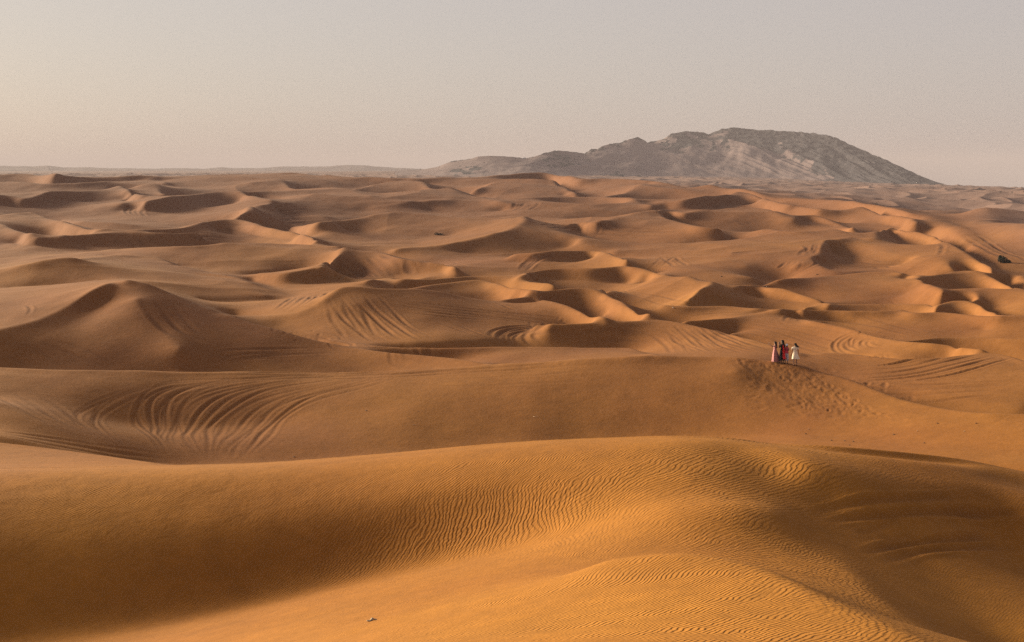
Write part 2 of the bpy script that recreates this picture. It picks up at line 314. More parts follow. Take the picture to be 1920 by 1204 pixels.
def rasterize():
    S = []
    for kind, k, drop, gap, pts in LINES:
        az, r, z, sl = dense(pts, k)
        S.append((kind, drop, gap, pts, az, r, z, sl))
    untangle(S)
    # nearest feature behind, per column
    cols = [[] for _ in range(NC)]
    for j, s in enumerate(S):
        c = np.clip(((s[4] - A0) / DA).round().astype(int), 0, NC - 1)
        for cc, rr in zip(c, s[5]):
            cols[cc].append(rr)
    cols = [np.sort(np.array(c)) for c in cols]
    num = np.zeros((NR, NC)); den = np.zeros((NR, NC)); shp = np.zeros((NR, NC))
    def put(az, r, z, w=1.0, sharp=0.0):
        fc = (az - A0) / DA; fr = (np.log(r) - V0) / DV
        n = len(az)
        seg = np.maximum(np.abs(np.diff(fc)), np.abs(np.diff(fr)))
        rep = np.maximum(1, np.ceil(seg * 1.5).astype(int))
        idx = np.repeat(np.arange(n - 1), rep)
        t = np.concatenate([np.arange(k) / k for k in rep])
        FC = fc[idx] + (fc[idx + 1] - fc[idx]) * t; FR = fr[idx] + (fr[idx + 1] - fr[idx]) * t; Z = z[idx] + (z[idx + 1] - z[idx]) * t
        c0 = np.floor(FC).astype(int); q0 = np.floor(FR).astype(int)
        for dc in (0, 1):
            for dq in (0, 1):
                c = c0 + dc; q = q0 + dq
                ww = w * (1 - np.abs(FC - c)) * (1 - np.abs(FR - q))
                ok = (c >= 0) & (c < NC) & (q >= 0) & (q < NR)
                np.add.at(num, (q[ok], c[ok]), Z[ok] * ww[ok]); np.add.at(den, (q[ok], c[ok]), ww[ok])
                if sharp: shp[q[ok], c[ok]] = np.maximum(shp[q[ok], c[ok]], sharp)
    for kind, drop, gap, pts, az, r, z, sl in S:
        put(az, r, z, 1.0, {'r': 1, 'o': 1, 's': 0, 'c': .7}[kind])
        if drop > 0:
            n = len(az); t = np.linspace(0, 1, n)
            tl = 1 if pts[0][0] < -50 else 0; tr = 1 if pts[-1][0] > 2000 else 0
            wl = np.clip(t / .15, 0, 1) if not tl else 1.0
            wr = np.clip((1 - t) / .15, 0, 1) if not tr else 1.0
            w = np.minimum(wl, wr) * np.ones(n)
            c = np.clip(((az - A0) / DA).round().astype(int), 0, NC - 1)
            pxm_, pym_ = proj(az, r, z)
            if pts[0][1] > 0 and len(pts[0]) > 1: w = w * (1 - .35 * np.clip((pxm_ - 1150) / 250, 0, 1) * np.clip((pym_ - 440) / 60, 0, 1) * (pym_ < 660))
            rn = np.array([(lambda a, x: a[np.searchsorted(a, x * 1.02)] if np.searchsorted(a, x * 1.02) < len(a) else x * 2)(cols[cc], rr) for cc, rr in zip(c, r)])
            g = 1 + (gap - 1) * (0.35 + 0.65 * w)
            rv = np.minimum(r * g, r ** .4 * rn ** .6)
            rv = np.exp(np.convolve(np.pad(np.log(rv / r), 20, mode='edge'), np.hanning(43)[1:-1] / 21.0, 'valid')) * r
            zv = z - np.minimum(drop * w, 0.6 * (rv - r))
            hid = EYE - rv * sl
            zv = np.minimum(zv, hid - 0.25 * w)
            ok = (w > .12) & (rv < rn * .985)
            i0 = 0
            idx = np.nonzero(ok)[0]
            for run in np.split(idx, np.nonzero(np.diff(idx) > 1)[0] + 1):
                if len(run) > 2: put(az[run], rv[run], zv[run], .8)
    return num, den, shp

def relax(z, num, den, aw, iters, om=1.6):
    # red-black SOR, aw = weight of the distance axis relative to the bearing axis
    R, C = z.shape
    ii, jj = np.indices((R, C)); red = ((ii + jj) % 2 == 0)
    for it in range(iters):
        for m in (red, ~red):
            up = np.empty_like(z); up[1:] = z[:-1]; up[0] = z[0]
            dnn = np.empty_like(z); dnn[:-1] = z[1:]; dnn[-1] = z[-1]
            lf = np.empty_like(z); lf[:, 1:] = z[:, :-1]; lf[:, 0] = z[:, 0]
            rt = np.empty_like(z); rt[:, :-1] = z[:, 1:]; rt[:, -1] = z[:, -1]
            n = (aw * (up + dnn) + lf + rt + num) / (2 + 2 * aw + den)
            z = np.where(m, z + om * (n - z), z)
    return z

def zoom_to(a, shape):
    R, C = shape
    y = np.linspace(0, a.shape[0] - 1, R); x = np.linspace(0, a.shape[1] - 1, C)
    y0 = np.minimum(y.astype(int), a.shape[0] - 2); x0 = np.minimum(x.astype(int), a.shape[1] - 2)
    fy = (y - y0)[:, None]; fx = (x - x0)[None]
    A = a[y0][:, x0]; B = a[y0][:, x0 + 1]; C_ = a[y0 + 1][:, x0]; D = a[y0 + 1][:, x0 + 1]
    return A * (1 - fy) * (1 - fx) + B * (1 - fy) * fx + C_ * fy * (1 - fx) + D * fy * fx

def blur(a, s, axis=None):
    k = int(3 * s) + 1; x = np.arange(-k, k + 1); g = np.exp(-x * x / (2 * s * s)); g /= g.sum()
    for ax in ((0, 1) if axis is None else (axis,)):
        p = np.pad(a, [(k, k) if i == ax else (0, 0) for i in range(2)], mode='edge')
        out = np.zeros_like(a)
        for i, w in enumerate(g):
            out += w * (p[i:i + a.shape[0]] if ax == 0 else p[:, i:i + a.shape[1]])
        a = out
    return a

LAM = 12.0
def multigrid(num, den, last):
    levels = []
    n_, d_ = num, den
    while True:
        levels.append((n_, d_))
        if min(n_.shape) < 24: break
        R, C = (n_.shape[0] + 1) // 2, (n_.shape[1] + 1) // 2
        pn = np.zeros((R * 2, C * 2)); pd = np.zeros((R * 2, C * 2))
        pn[:n_.shape[0], :n_.shape[1]] = n_; pd[:n_.shape[0], :n_.shape[1]] = d_
        n_ = pn.reshape(R, 2, C, 2).sum((1, 3)); d_ = pd.reshape(R, 2, C, 2).sum((1, 3))
    aw = (DA / DV) ** 2
    z = None
    for lv in range(len(levels) - 1, -1, -1):
        n_, d_ = levels[lv]
        wgt = np.clip(d_, 0, 1) * LAM; val = np.where(d_ > 0, n_ / np.maximum(d_, 1e-9), 0)
        z = np.full(n_.shape, 0.0) if z is None else zoom_to(z, n_.shape)
        z = np.where(d_ > .3, val, z)
        z = relax(z, wgt * val, wgt, aw, {0: last, 1: 60}.get(lv, 150))
    return z

def solve():
    global FIXN, FIXD
    num, den, shp = rasterize()
    num[-1] += np.interp(np.linspace(PX0, PX1, NC), [900, 1400, 2000], [-20, -110, -150]); den[-1] += 1
    FIXN, FIXD = num, den
    return multigrid(num, den, 30), shp

def soften(z, shp):
    # sand lies smooth: round everything but the sharp crests, then pull the sheet back onto the survey lines
    ca, cr = 4 / DPX, .004 / DV
    m = np.clip(blur(blur(shp, 2.0 * ca, 1), 2.0 * cr, 0) * 5.0 * ca, 0, 1)
    m = blur(m, 1.5 * ca)
    b1 = blur(z, 1.0)
    b2 = blur(blur(z, 4.5 * ca, 1), 4.5 * cr, 0)
    zs = b2 * (1 - m) + b1 * m
    e = multigrid(FIXN - zs * FIXD, FIXD, 30)
    nr = np.clip((math.log(56) - (V0 + DV * np.arange(z.shape[0]))) / .12, 0, 1)[:, None]
    e = (blur(e, 1.6) * (1 - nr) + blur(blur(e, 9.0, 1), 9.0, 0) * nr) * (1 - m) + blur(e, .8) * m
    return blur(blur(zs + .9 * e, 2.2, 1), .7, 0)


# ---------------------------------------------------------------- noise
def hash2(ix, iy, seed):
    h = (ix.astype(np.int64) * 374761393 + iy.astype(np.int64) * 668265263 + seed * 1442695041) & 0x7fffffff
    h = ((h ^ (h >> 13)) * 1274126177) & 0x7fffffff
    return (h ^ (h >> 16)) & 0xffff
def noise2(x, y, seed=0):
    ix = np.floor(x); iy = np.floor(y); fx = (x - ix).astype(np.float32); fy = (y - iy).astype(np.float32)
    ux = fx * fx * fx * (fx * (fx * 6 - 15) + 10); uy = fy * fy * fy * (fy * (fy * 6 - 15) + 10)
    ix = ix.astype(np.int64); iy = iy.astype(np.int64)
    def g(a, b, dx, dy):
        t = hash2(a, b, seed) * (2 * math.pi / 65536)
        return np.cos(t) * dx + np.sin(t) * dy
    n00 = g(ix, iy, fx, fy); n10 = g(ix + 1, iy, fx - 1, fy); n01 = g(ix, iy + 1, fx, fy - 1); n11 = g(ix + 1, iy + 1, fx - 1, fy - 1)
    return (n00 * (1 - ux) + n10 * ux) * (1 - uy) + (n01 * (1 - ux) + n11 * ux) * uy   # about -0.7..0.7
def fbm(x, y, seed, octv=4):
    s = 0; a = 1.0
    for o in range(octv):
        s = s + a * noise2(x * 2 ** o, y * 2 ** o, seed + o); a *= 0.5
    return s
def sst(a, b, x):
    t = np.clip((x - a) / (b - a), 0, 1); return t * t * (3 - 2 * t)

# ---------------------------------------------------------------- the terrain sheet
Z0, SHP = solve(); Z0 = soften(Z0, SHP)

azg = np.concatenate([ray(np.arange(PX0, -60, 9.0), 602)[0], ray(np.arange(-60, 1980, 1.7), 602)[0], ray(np.arange(1980, PX1 + 1, 9.0), 602)[0]])
lnr = [V0]
while lnr[-1] < V1:
    r = math.exp(lnr[-1])
    lnr.append(lnr[-1] + (.006 if r < 13 else .0022 if r < 30 else .0016 if r < 420 else .0022 if r < 900 else .0035 if r < 2500 else .012))
lnr = np.array(lnr[:-1])
GC, GR = len(azg), len(lnr)
ci = np.clip((azg - A0) / DA, 0, NC - 1.001); ri = np.clip((lnr - V0) / DV, 0, NR - 1.001)
def bic(a, f, axis):
    i = np.floor(f).astype(int); t = f - i; n = a.shape[axis]
    idx = [np.clip(i + k, 0, n - 1) for k in (-1, 0, 1, 2)]
    ws = [((-t + 2) * t - 1) * t / 2, ((3 * t - 5) * t * t + 2) / 2, ((-3 * t + 4) * t + 1) * t / 2, (t - 1) * t * t / 2]
    out = 0
    for k in range(4):
        out = out + np.take(a, idx[k], axis=axis) * (ws[k][:, None] if axis == 0 else ws[k][None])
    return out
Z = bic(bic(Z0, ri, 0), ci, 1).astype(np.float64)
RR = np.exp(lnr)[:, None] * np.ones(GC)[None]; AA = np.ones(GR)[:, None] * azg[None]
X = RR * np.sin(AA); Y = RR * np.cos(AA)
PXv, PYv = proj(AA, RR, Z)

# wandering small relief, and the little dunes of the pale plain
Z += sst(60, 110, RR) * (0.42 * fbm(X / 26, Y / 34, 3, 3) + 0.10 * fbm(X / 6, Y / 8, 9, 2)) * (1 - 0.6 * sst(600, 900, RR))
def ridged(x, y, seed):
    wx = x + 0.5 * noise2(x * .7, y * .7, seed + 5); wy = y + 0.5 * noise2(x * .7 + 9, y * .7, seed + 6)
    n = np.abs(noise2(wx, wy, seed)) * 1.6
    return (1 - np.clip(n, 0, 1)) ** 1.6
# where the plain lies: beyond the skyline of the orange field
sky_az, sky_r = [], []
for kind, k, drop, gap, pts in LINES:
    if drop == 6.01 or gap == 1.251:
        for p in pts: sky_az.append(float(ray(p[0], p[1])[0])); sky_r.append(p[2])
_o = np.argsort(sky_az); RS = np.interp(azg, np.array(sky_az)[_o], np.array(sky_r)[_o]); RS = np.convolve(np.pad(RS, 40, mode='edge'), np.ones(81) / 81, 'valid')[None]
plain = sst(1.10, 1.45, RR / RS) * (1 - sst(1900, 2600, RR))
Z += plain * (4.6 * (ridged(X / 80 + Y / 300, Y / 130, 21) - .4) + 2.6 * (ridged(X / 34 + 3, Y / 60, 31) - .4) + .5 * fbm(X / 12, Y / 20, 41, 2))
field = sst(130, 480, RR) * (1 - sst(.93, .99, RR / RS))
Z += field * (1.9 * (ridged(X / 60 + Y / 160, Y / 70 + 4, 55) - .35))
mid = sst(125, 170, RR) * (1 - sst(300, 520, RR))
Z += mid * (.45 * (ridged(X / 38 + Y / 120, Y / 30 + 2, 65) - .35) + .3 * (ridged(X / 22 - Y / 70, Y / 17, 75) - .35) * sst(-.2, .3, noise2(X / 60, Y / 60, 78)))

# ---- wheel tracks and footprints, pressed into the sand
def ground_at(px, py):
    a, sl = ray(px, py)
    c = int(np.argmin(np.abs(azg - a)))
    below = (EYE - np.exp(lnr) * sl) < Z[:, c]
    k = np.nonzero(below & (np.exp(lnr) > 9))[0]
    if len(k) == 0: return None
    k = k[0]
    r1 = math.exp(lnr[k]); r0_ = math.exp(lnr[k - 1])
    d1 = Z[k, c] - (EYE - r1 * sl); d0 = Z[k - 1, c] - (EYE - r0_ * sl)
    t = -d0 / (d1 - d0 + 1e-9); r = r0_ + (r1 - r0_) * min(max(t, 0), 1)
    return np.array([r * math.sin(a), r * math.cos(a), EYE - r * sl])
RUT = np.zeros((GR, GC), np.float32); BERM = np.zeros((GR, GC), np.float32)
TRK = .62
def stamp(x, y, wd, dep, aspect=1.0, ang=0.0):
    r = math.hypot(x, y); a = math.atan2(x, y)
    dep *= TRK; R = wd * 3.2 * max(aspect, 1)
    c0, c1 = np.searchsorted(azg, a - R / r), np.searchsorted(azg, a + R / r)
    q0, q1 = np.searchsorted(lnr, math.log(max(r - R, 1))), np.searchsorted(lnr, math.log(r + R))
    if c1 <= c0 or q1 <= q0: return
    dx = X[q0:q1, c0:c1] - x; dy = Y[q0:q1, c0:c1] - y
    if aspect != 1.0:
        ca, sa = math.cos(ang), math.sin(ang)
        dx, dy = (dx * ca + dy * sa) / aspect, -dx * sa + dy * ca
    d2 = (dx * dx + dy * dy) / (wd * wd)
    RUT[q0:q1, c0:c1] = np.maximum(RUT[q0:q1, c0:c1], dep * np.exp(-d2))
    d = np.sqrt(d2)
    BERM[q0:q1, c0:c1] = np.maximum(BERM[q0:q1, c0:c1], 0.40 * dep * np.exp(-((d - 1.7) / .6) ** 2))
def smooth_px(pts, step=3.0):
    P = np.array(pts, float)
    for _ in range(3):
        Q = np.empty((len(P) * 2 - 2 + 2, 2)); Q[0] = P[0]; Q[-1] = P[-1]
        Q[1:-1:2] = P[:-1] * .75 + P[1:] * .25; Q[2:-1:2] = P[:-1] * .25 + P[1:] * .75
        P = Q
    s = np.concatenate([[0], np.cumsum(np.hypot(*np.diff(P, axis=0).T))])
    n = max(3, int(s[-1] / step)); t = np.linspace(0, s[-1], n)
    return np.stack([np.interp(t, s, P[:, 0]), np.interp(t, s, P[:, 1])], 1)
def track(pts, n=2, gap=1.5, wd=.22, dep=.13, wob=.12):
    G = [ground_at(*p) for p in smooth_px(pts)]
    G = [g for g in G if g is not None]
    if len(G) < 3: return
    G = np.array(G)[:, :2]
    keep = [0]
    for i in range(1, len(G)):
        if np.hypot(*(G[i] - G[keep[-1]])) < 0.05 * np.hypot(*G[i]) + 2: keep.append(i)
    G = G[keep]
    if len(G) < 3: return
    s = np.concatenate([[0], np.cumsum(np.hypot(*np.diff(G, axis=0).T))])
    m = int(min(1500, s[-1] / (wd * .45))) + 2; t = np.linspace(0, s[-1], m)
    k = max(3, int(m / len(G) * 2) | 1)
    gx, gy = np.interp(t, s, G[:, 0]), np.interp(t, s, G[:, 1])
    ker = np.hanning(k + 2)[1:-1]; ker /= ker.sum()
    gx = np.convolve(np.pad(gx, k // 2, mode='edge'), ker, 'valid')[:m]; gy = np.convolve(np.pad(gy, k // 2, mode='edge'), ker, 'valid')[:m]
    tx = np.gradient(gx); ty = np.gradient(gy); L_ = np.hypot(tx, ty) + 1e-9
    nx, ny = -ty / L_, tx / L_
    sd = RNG.integers(1000)
    for j in range(n):
        depj = RNG.uniform(.5, 1.2)
        o = (j - (n - 1) / 2) * gap + wob * 4 * noise2(t / 9.0, np.full(m, j * 3.3), sd)
        e = np.minimum(1, np.minimum(np.arange(m), m - 1 - np.arange(m)) / (m * .3 + 1)) * (0.65 + 0.9 * noise2(t / 5.0, np.full(m, j * 7.1), sd + 1)) * depj
        for x, y, q in zip(gx + nx * o, gy + ny * o, e):
            if q > .05: stamp(x, y, wd, dep * q)
def family(curves, extra=1, n=1, **kw):
    # curves of one skid fan, with more drawn in between
    cs = [smooth_px(c, 1.0) for c in curves]
    cs = [c[np.linspace(0, len(c) - 1, 24).astype(int)] for c in cs]
    for i, c in enumerate(cs):
        track(c, n=n, **kw)
        if i + 1 < len(cs):
            for e in range(extra):
                f = (e + 1) / (extra + 1) + RNG.uniform(-.08, .08)
                track(c * (1 - f) + cs[i + 1] * f, n=n, **kw)

# the fan of skids in the bowl under the near crest
family([[(925, 691), (700, 703), (500, 708), (350, 712), (290, 722), (255, 740)],
        [(480, 707), (360, 718), (300, 722), (255, 745), (250, 790), (275, 825), (310, 858)],
        [(560, 708), (420, 714), (330, 735), (305, 775), (310, 815), (335, 856)],
        [(640, 708), (520, 716), (430, 735), (375, 765), (350, 800), (352, 832), (380, 860)],
        [(700, 706), (620, 722), (530, 742), (475, 772), (435, 812), (400, 862)],
        [(760, 702), (690, 722), (600, 745), (540, 778), (505, 818), (470, 862)]], extra=3, n=1, wd=.19, dep=.10, gap=2, wob=.25)
family([[(300, 716), (230, 730), (170, 755), (130, 785), (165, 812), (230, 846)],
        [(330, 718), (260, 738), (205, 763), (185, 793), (215, 822), (265, 852)]], extra=3, n=1, wd=.18, dep=.08, wob=.2)
track([(0, 725), (60, 755), (110, 790), (200, 828), (300, 862)], n=3, gap=1.8, wd=.3, dep=.12)
track([(0, 812), (120, 832), (230, 850), (330, 862)], n=3, gap=1.2, wd=.3, dep=.12)
track([(300, 703), (500, 704), (640, 706), (760, 701), (900, 691), (1050, 679), (1185, 670)], n=3, gap=.9, wd=.17, dep=.14)
track([(500, 705), (700, 700), (930, 690)], n=2, gap=1.3, wd=.2, dep=.12)
# left hill
track([(85, 640), (120, 650), (160, 666), (200, 684), (232, 699)], n=2, gap=1.0, wd=.24, dep=.2)
track([(62, 640), (90, 655), (120, 675), (150, 695)], n=2, gap=1.2, wd=.2, dep=.08)
track([(292, 560), (300, 577), (318, 600), (340, 622), (380, 640), (440, 655)], n=3, gap=1.4, wd=.3, dep=.12)
track([(660, 657), (500, 660), (430, 664), (412, 672), (425, 684), (450, 692)], n=2, gap=1.5, wd=.22, dep=.14)
track([(560, 668), (470, 667), (430, 673), (432, 682)], n=2, gap=.9, wd=.22, dep=.12)
track([(400, 588), (480, 608), (560, 630), (650, 650), (760, 663), (900, 682)], n=4, gap=1.2, wd=.2, dep=.12)
# middle hill
track([(658, 552), (690, 590), (725, 622), (775, 646)], n=5, gap=1.3, wd=.22, dep=.16)
track([(640, 560), (655, 600), (680, 640)], n=3, gap=1.5, wd=.25, dep=.10)
track([(683, 562), (773, 576), (907, 589), (1010, 602), (1040, 610)], n=4, gap=1.2, wd=.22, dep=.14)
track([(700, 572), (820, 588), (940, 598)], n=3, gap=1.2, wd=.2, dep=.10)
track([(900, 566), (930, 578), (970, 592), (1010, 602)], n=3, gap=1.5, wd=.2, dep=.10)
family([[(1075, 610), (990, 611), (945, 616), (923, 628), (935, 642), (960, 650)],
        [(1060, 612), (995, 616), (955, 624), (945, 635), (970, 648)],
        [(1055, 614), (1015, 618), (992, 628), (995, 638), (1020, 650)]], extra=1, n=2, gap=.8, wd=.26, dep=.26)
family([[(1238, 606), (1258, 612), (1268, 625), (1290, 645), (1330, 662)],
        [(1262, 606), (1290, 612), (1305, 628), (1340, 650), (1390, 664)],
        [(1285, 608), (1330, 620), (1370, 638), (1440, 660)]], extra=2, n=2, gap=1.2, wd=.22, dep=.15)
track([(1180, 612), (1230, 614), (1280, 640), (1290, 660)], n=3, gap=1.4, wd=.22, dep=.10)
track([(1040, 678), (1090, 668), (1140, 658), (1180, 655)], n=3, gap=1, wd=.2, dep=.10)
family([[(1700, 668), (1640, 670), (1575, 664), (1552, 648), (1572, 628), (1615, 620), (1670, 626), (1720, 648)],
        [(1690, 660), (1640, 661), (1600, 655), (1590, 643), (1605, 632), (1640, 630), (1680, 640)],
        [(1660, 652), (1630, 650), (1625, 642), (1645, 638)]], extra=2, n=2, gap=.8, wd=.2, dep=.15)
track([(1600, 707), (1710, 699), (1785, 680), (1840, 667)], n=6, gap=1.1, wd=.2, dep=.2)
track([(1600, 716), (1710, 728), (1810, 723), (1920, 716)], n=4, gap=1.3, wd=.2, dep=.14)
track([(1650, 738), (1750, 740), (1850, 732), (1920, 735)], n=3, gap=1.6, wd=.25, dep=.10)
track([(1340, 604), (1450, 615), (1540, 640), (1600, 655)], n=4, gap=1.5, wd=.22, dep=.10)
track([(1500, 600), (1600, 606), (1720, 640), (1800, 655), (1919, 668)], n=4, gap=1.6, wd=.22, dep=.10)
# foreground hollow
track([(1535, 972), (1580, 962), (1640, 951), (1740, 946), (1830, 947), (1925, 951)], n=2, gap=.55, wd=.15, dep=.2, wob=.03)
track([(1610, 1003), (1650, 986), (1700, 962), (1735, 948)], n=1, wd=.14, dep=.15, wob=.03)
track([(1575, 945), (1640, 938), (1720, 936)], n=1, wd=.13, dep=.09, wob=.03)
track([(1630, 1048), (1700, 1027), (1790, 1017), (1930, 1018)], n=2, gap=.5, wd=.15, dep=.22, wob=.03)
track([(1650, 1020), (1700, 1010), (1760, 1006)], n=1, wd=.16, dep=.09, wob=.03)
# farther fans and runs
family([[(1030, 474), (1000, 480), (985, 492), (975, 506)], [(1050, 474), (1015, 482), (1000, 494), (985, 510)]], extra=2, n=1, wd=.4, dep=.3)
track([(1040, 432), (1130, 440), (1240, 442), (1300, 440)], n=5, gap=2.5, wd=.4, dep=.25)
track([(1110, 446), (1180, 454), (1260, 460)], n=3, gap=3, wd=.4, dep=.2)
track([(1590, 490), (1640, 500), (1690, 498), (1720, 492)], n=4, gap=2, wd=.35, dep=.22)
family([[(1735, 455), (1742, 465), (1735, 477)], [(1765, 457), (1770, 468), (1760, 480)]], extra=3, n=1, wd=.4, dep=.25)
family([[(620, 482), (650, 500), (690, 527)], [(640, 474), (670, 495), (715, 524)]], extra=4, n=1, wd=.35, dep=.25)
track([(700, 480), (725, 495), (745, 515)], n=4, gap=2.5, wd=.4, dep=.2)
track([(760, 488), (762, 500), (775, 515)], n=3, gap=2.5, wd=.5, dep=.25)
family([[(545, 559), (530, 572), (505, 590)], [(615, 548), (600, 560), (560, 585)]], extra=4, n=1, wd=.25, dep=.15)
family([[(520, 396), (570, 391), (625, 396)], [(525, 421), (570, 416), (620, 414)]], extra=5, n=1, wd=.45, dep=.35)
family([[(275, 385), (240, 388), (232, 395), (245, 404)], [(285, 388), (268, 392), (262, 398), (275, 406)]], extra=2, n=1, wd=.5, dep=.35)
family([[(1325, 380), (1335, 390), (1350, 393)], [(1345, 380), (1352, 388), (1375, 393)]], extra=2, n=1, wd=.5, dep=.35)
family([[(1505, 458), (1510, 470), (1500, 480)], [(1535, 456), (1530, 468), (1520, 478)]], extra=3, n=1, wd=.4, dep=.25, wob=.3)
track([(1225, 508), (1240, 492), (1255, 480), (1275, 482)], n=2, gap=2, wd=.35, dep=.2)
track([(1250, 480), (1265, 492), (1280, 500)], n=2, gap=2, wd=.35, dep=.2)
track([(1280, 478), (1340, 478), (1420, 470), (1500, 462)], n=1, wd=.5, dep=.25)
track([(1520, 486), (1500, 505), (1460, 525), (1440, 540)], n=6, gap=1.5, wd=.3, dep=.14, wob=.4)
track([(1577, 514), (1573, 530), (1580, 545), (1605, 556)], n=2, gap=1, wd=.28, dep=.22)
track([(330, 445), (380, 448), (460, 455)], n=5, gap=2.5, wd=.4, dep=.2)
track([(266, 443), (275, 455), (290, 464)], n=4, gap=2.0, wd=.4, dep=.2)
track([(970, 395), (985, 388), (990, 380)], n=4, gap=2.2, wd=.5, dep=.25)
track([(780, 488), (860, 500), (940, 508)], n=3, gap=2, wd=.3, dep=.14)
track([(60, 560), (110, 548), (200, 543)], n=2, gap=1.2, wd=.2, dep=.08)
track([(30, 575), (50, 572), (60, 580), (50, 595)], n=1, wd=.2, dep=.08)
track([(1800, 440), (1850, 470), (1919, 500)], n=3, gap=2.5, wd=.4, dep=.2)
track([(1700, 405), (1780, 440), (1840, 480)], n=3, gap=2.5, wd=.4, dep=.2)

track([(1000, 560), (1100, 572), (1200, 590)], n=2, gap=1.4, wd=.2, dep=.1)
track([(1060, 640), (1160, 625), (1250, 640)], n=2, gap=1.4, wd=.2, dep=.1)
track([(1340, 640), (1420, 650), (1520, 672), (1600, 700)], n=4, gap=1.3, wd=.2, dep=.1)
track([(1420, 590), (1520, 592), (1660, 612), (1780, 640)], n=3, gap=1.6, wd=.22, dep=.1)
track([(420, 480), (520, 490), (600, 485)], n=2, gap=2, wd=.3, dep=.12)
track([(1100, 500), (1180, 520), (1240, 540)], n=2, gap=2, wd=.3, dep=.12)
track([(1290, 600), (1300, 590), (1380, 585), (1440, 588)], n=3, gap=1.4, wd=.22, dep=.1)
track([(380, 420), (480, 430), (560, 440)], n=2, gap=2.5, wd=.4, dep=.18)
track([(1440, 500), (1480, 520), (1520, 560)], n=3, gap=2, wd=.3, dep=.12)
track([(640, 700), (800, 720), (1000, 712), (1180, 700)], n=2, gap=1.6, wd=.2, dep=.06)
track([(1240, 690), (1330, 700), (1420, 735)], n=2, gap=1.2, wd=.2, dep=.06)

track([(820, 600), (900, 630), (1000, 660), (1080, 655)], n=2, gap=1.4, wd=.2, dep=.12)
track([(1120, 540), (1240, 560), (1330, 590)], n=2, gap=1.6, wd=.22, dep=.12)
track([(1640, 560), (1740, 600), (1900, 640)], n=2, gap=1.5, wd=.22, dep=.14)
track([(1430, 640), (1560, 690), (1700, 735), (1900, 765)], n=2, gap=1.4, wd=.2, dep=.12)

# footprints below the walkers
def prints(pts, n, spread, wd=.12, dep=.13):
    G = [g for g in (ground_at(*p) for p in smooth_px(pts, 4)) if g is not None]
    if len(G) < 2: return
    G = np.array(G)[:, :2]
    for i in range(n):
        t = i / n * (len(G) - 1); k = int(t); p = G[k] + (G[min(k + 1, len(G) - 1)] - G[k]) * (t - k)
        d = G[min(k + 1, len(G) - 1)] - G[max(k - 1, 0)]
        stamp(p[0] + RNG.normal(0, spread), p[1] + RNG.normal(0, spread), wd * RNG.uniform(.8, 1.3), dep * RNG.uniform(.2, .6), 2.4, math.atan2(d[1], d[0]) + RNG.normal(0, .25))
prints([(1385, 676), (1430, 705), (1490, 745), (1530, 770)], 42, .22)
prints([(1400, 674), (1450, 702), (1510, 742), (1570, 768)], 40, .35)
prints([(1425, 676), (1470, 705), (1530, 745), (1600, 778)], 44, .35)
prints([(1440, 678), (1480, 700), (1540, 735), (1590, 765)], 40, .4)
prints([(1455, 681), (1500, 705), (1550, 735), (1640, 778)], 60, .2)
prints([(1485, 688), (1530, 712), (1580, 745), (1625, 772)], 40, .25)
prints([(1420, 690), (1470, 728), (1520, 760)], 36, .6, .2, .13)
prints([(1400, 690), (1450, 725), (1480, 745)], 30, .5, .2, .13)
prints([(1490, 776), (1560, 781), (1640, 783), (1700, 785)], 60, .25, .13, .08)
prints([(1500, 600), (1600, 583), (1700, 580)], 30, .5, .2, .1)
prints([(1380, 415), (1400, 420)], 6, 1, .4, .2)
for k in range(90):
    g = ground_at(RNG.uniform(1400, 1560), RNG.uniform(690, 770))
    if g is not None: stamp(g[0], g[1], RNG.uniform(.08, .18), RNG.uniform(.02, .06), 2.2, RNG.uniform(-.9, -.3))
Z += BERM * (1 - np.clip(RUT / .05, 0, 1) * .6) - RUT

# ---------------------------------------------------------------- materials
def mat(name, color, rough=.8, spec=.2, bump=0, scale=40, vary=.12, metal=0):
    m = bpy.data.materials.new(name); m.use_nodes = True; nt = m.node_tree; b = nt.nodes['Principled BSDF']
    b.inputs['Roughness'].default_value = rough; b.inputs['Metallic'].default_value = metal
    b.inputs['Specular IOR Level'].default_value = spec
    t = nt.nodes.new('ShaderNodeTexCoord'); n = nt.nodes.new('ShaderNodeTexNoise'); n.inputs['Scale'].default_value = scale; n.inputs['Detail'].default_value = 4
    nt.links.new(t.outputs['Object'], n.inputs['Vector'])
    cr = nt.nodes.new('ShaderNodeValToRGB')
    cr.color_ramp.elements[0].position = .3; cr.color_ramp.elements[1].position = .7
    cr.color_ramp.elements[0].color = tuple(c * (1 - vary) for c in color) + (1,); cr.color_ramp.elements[1].color = tuple(min(1, c * (1 + vary)) for c in color) + (1,)
    nt.links.new(n.outputs['Fac'], cr.inputs['Fac']); nt.links.new(cr.outputs['Color'], b.inputs['Base Color'])
    if bump:
        bp = nt.nodes.new('ShaderNodeBump'); bp.inputs['Distance'].default_value = bump; nt.links.new(n.outputs['Fac'], bp.inputs['Height']); nt.links.new(bp.outputs['Normal'], b.inputs['Normal'])
    return m

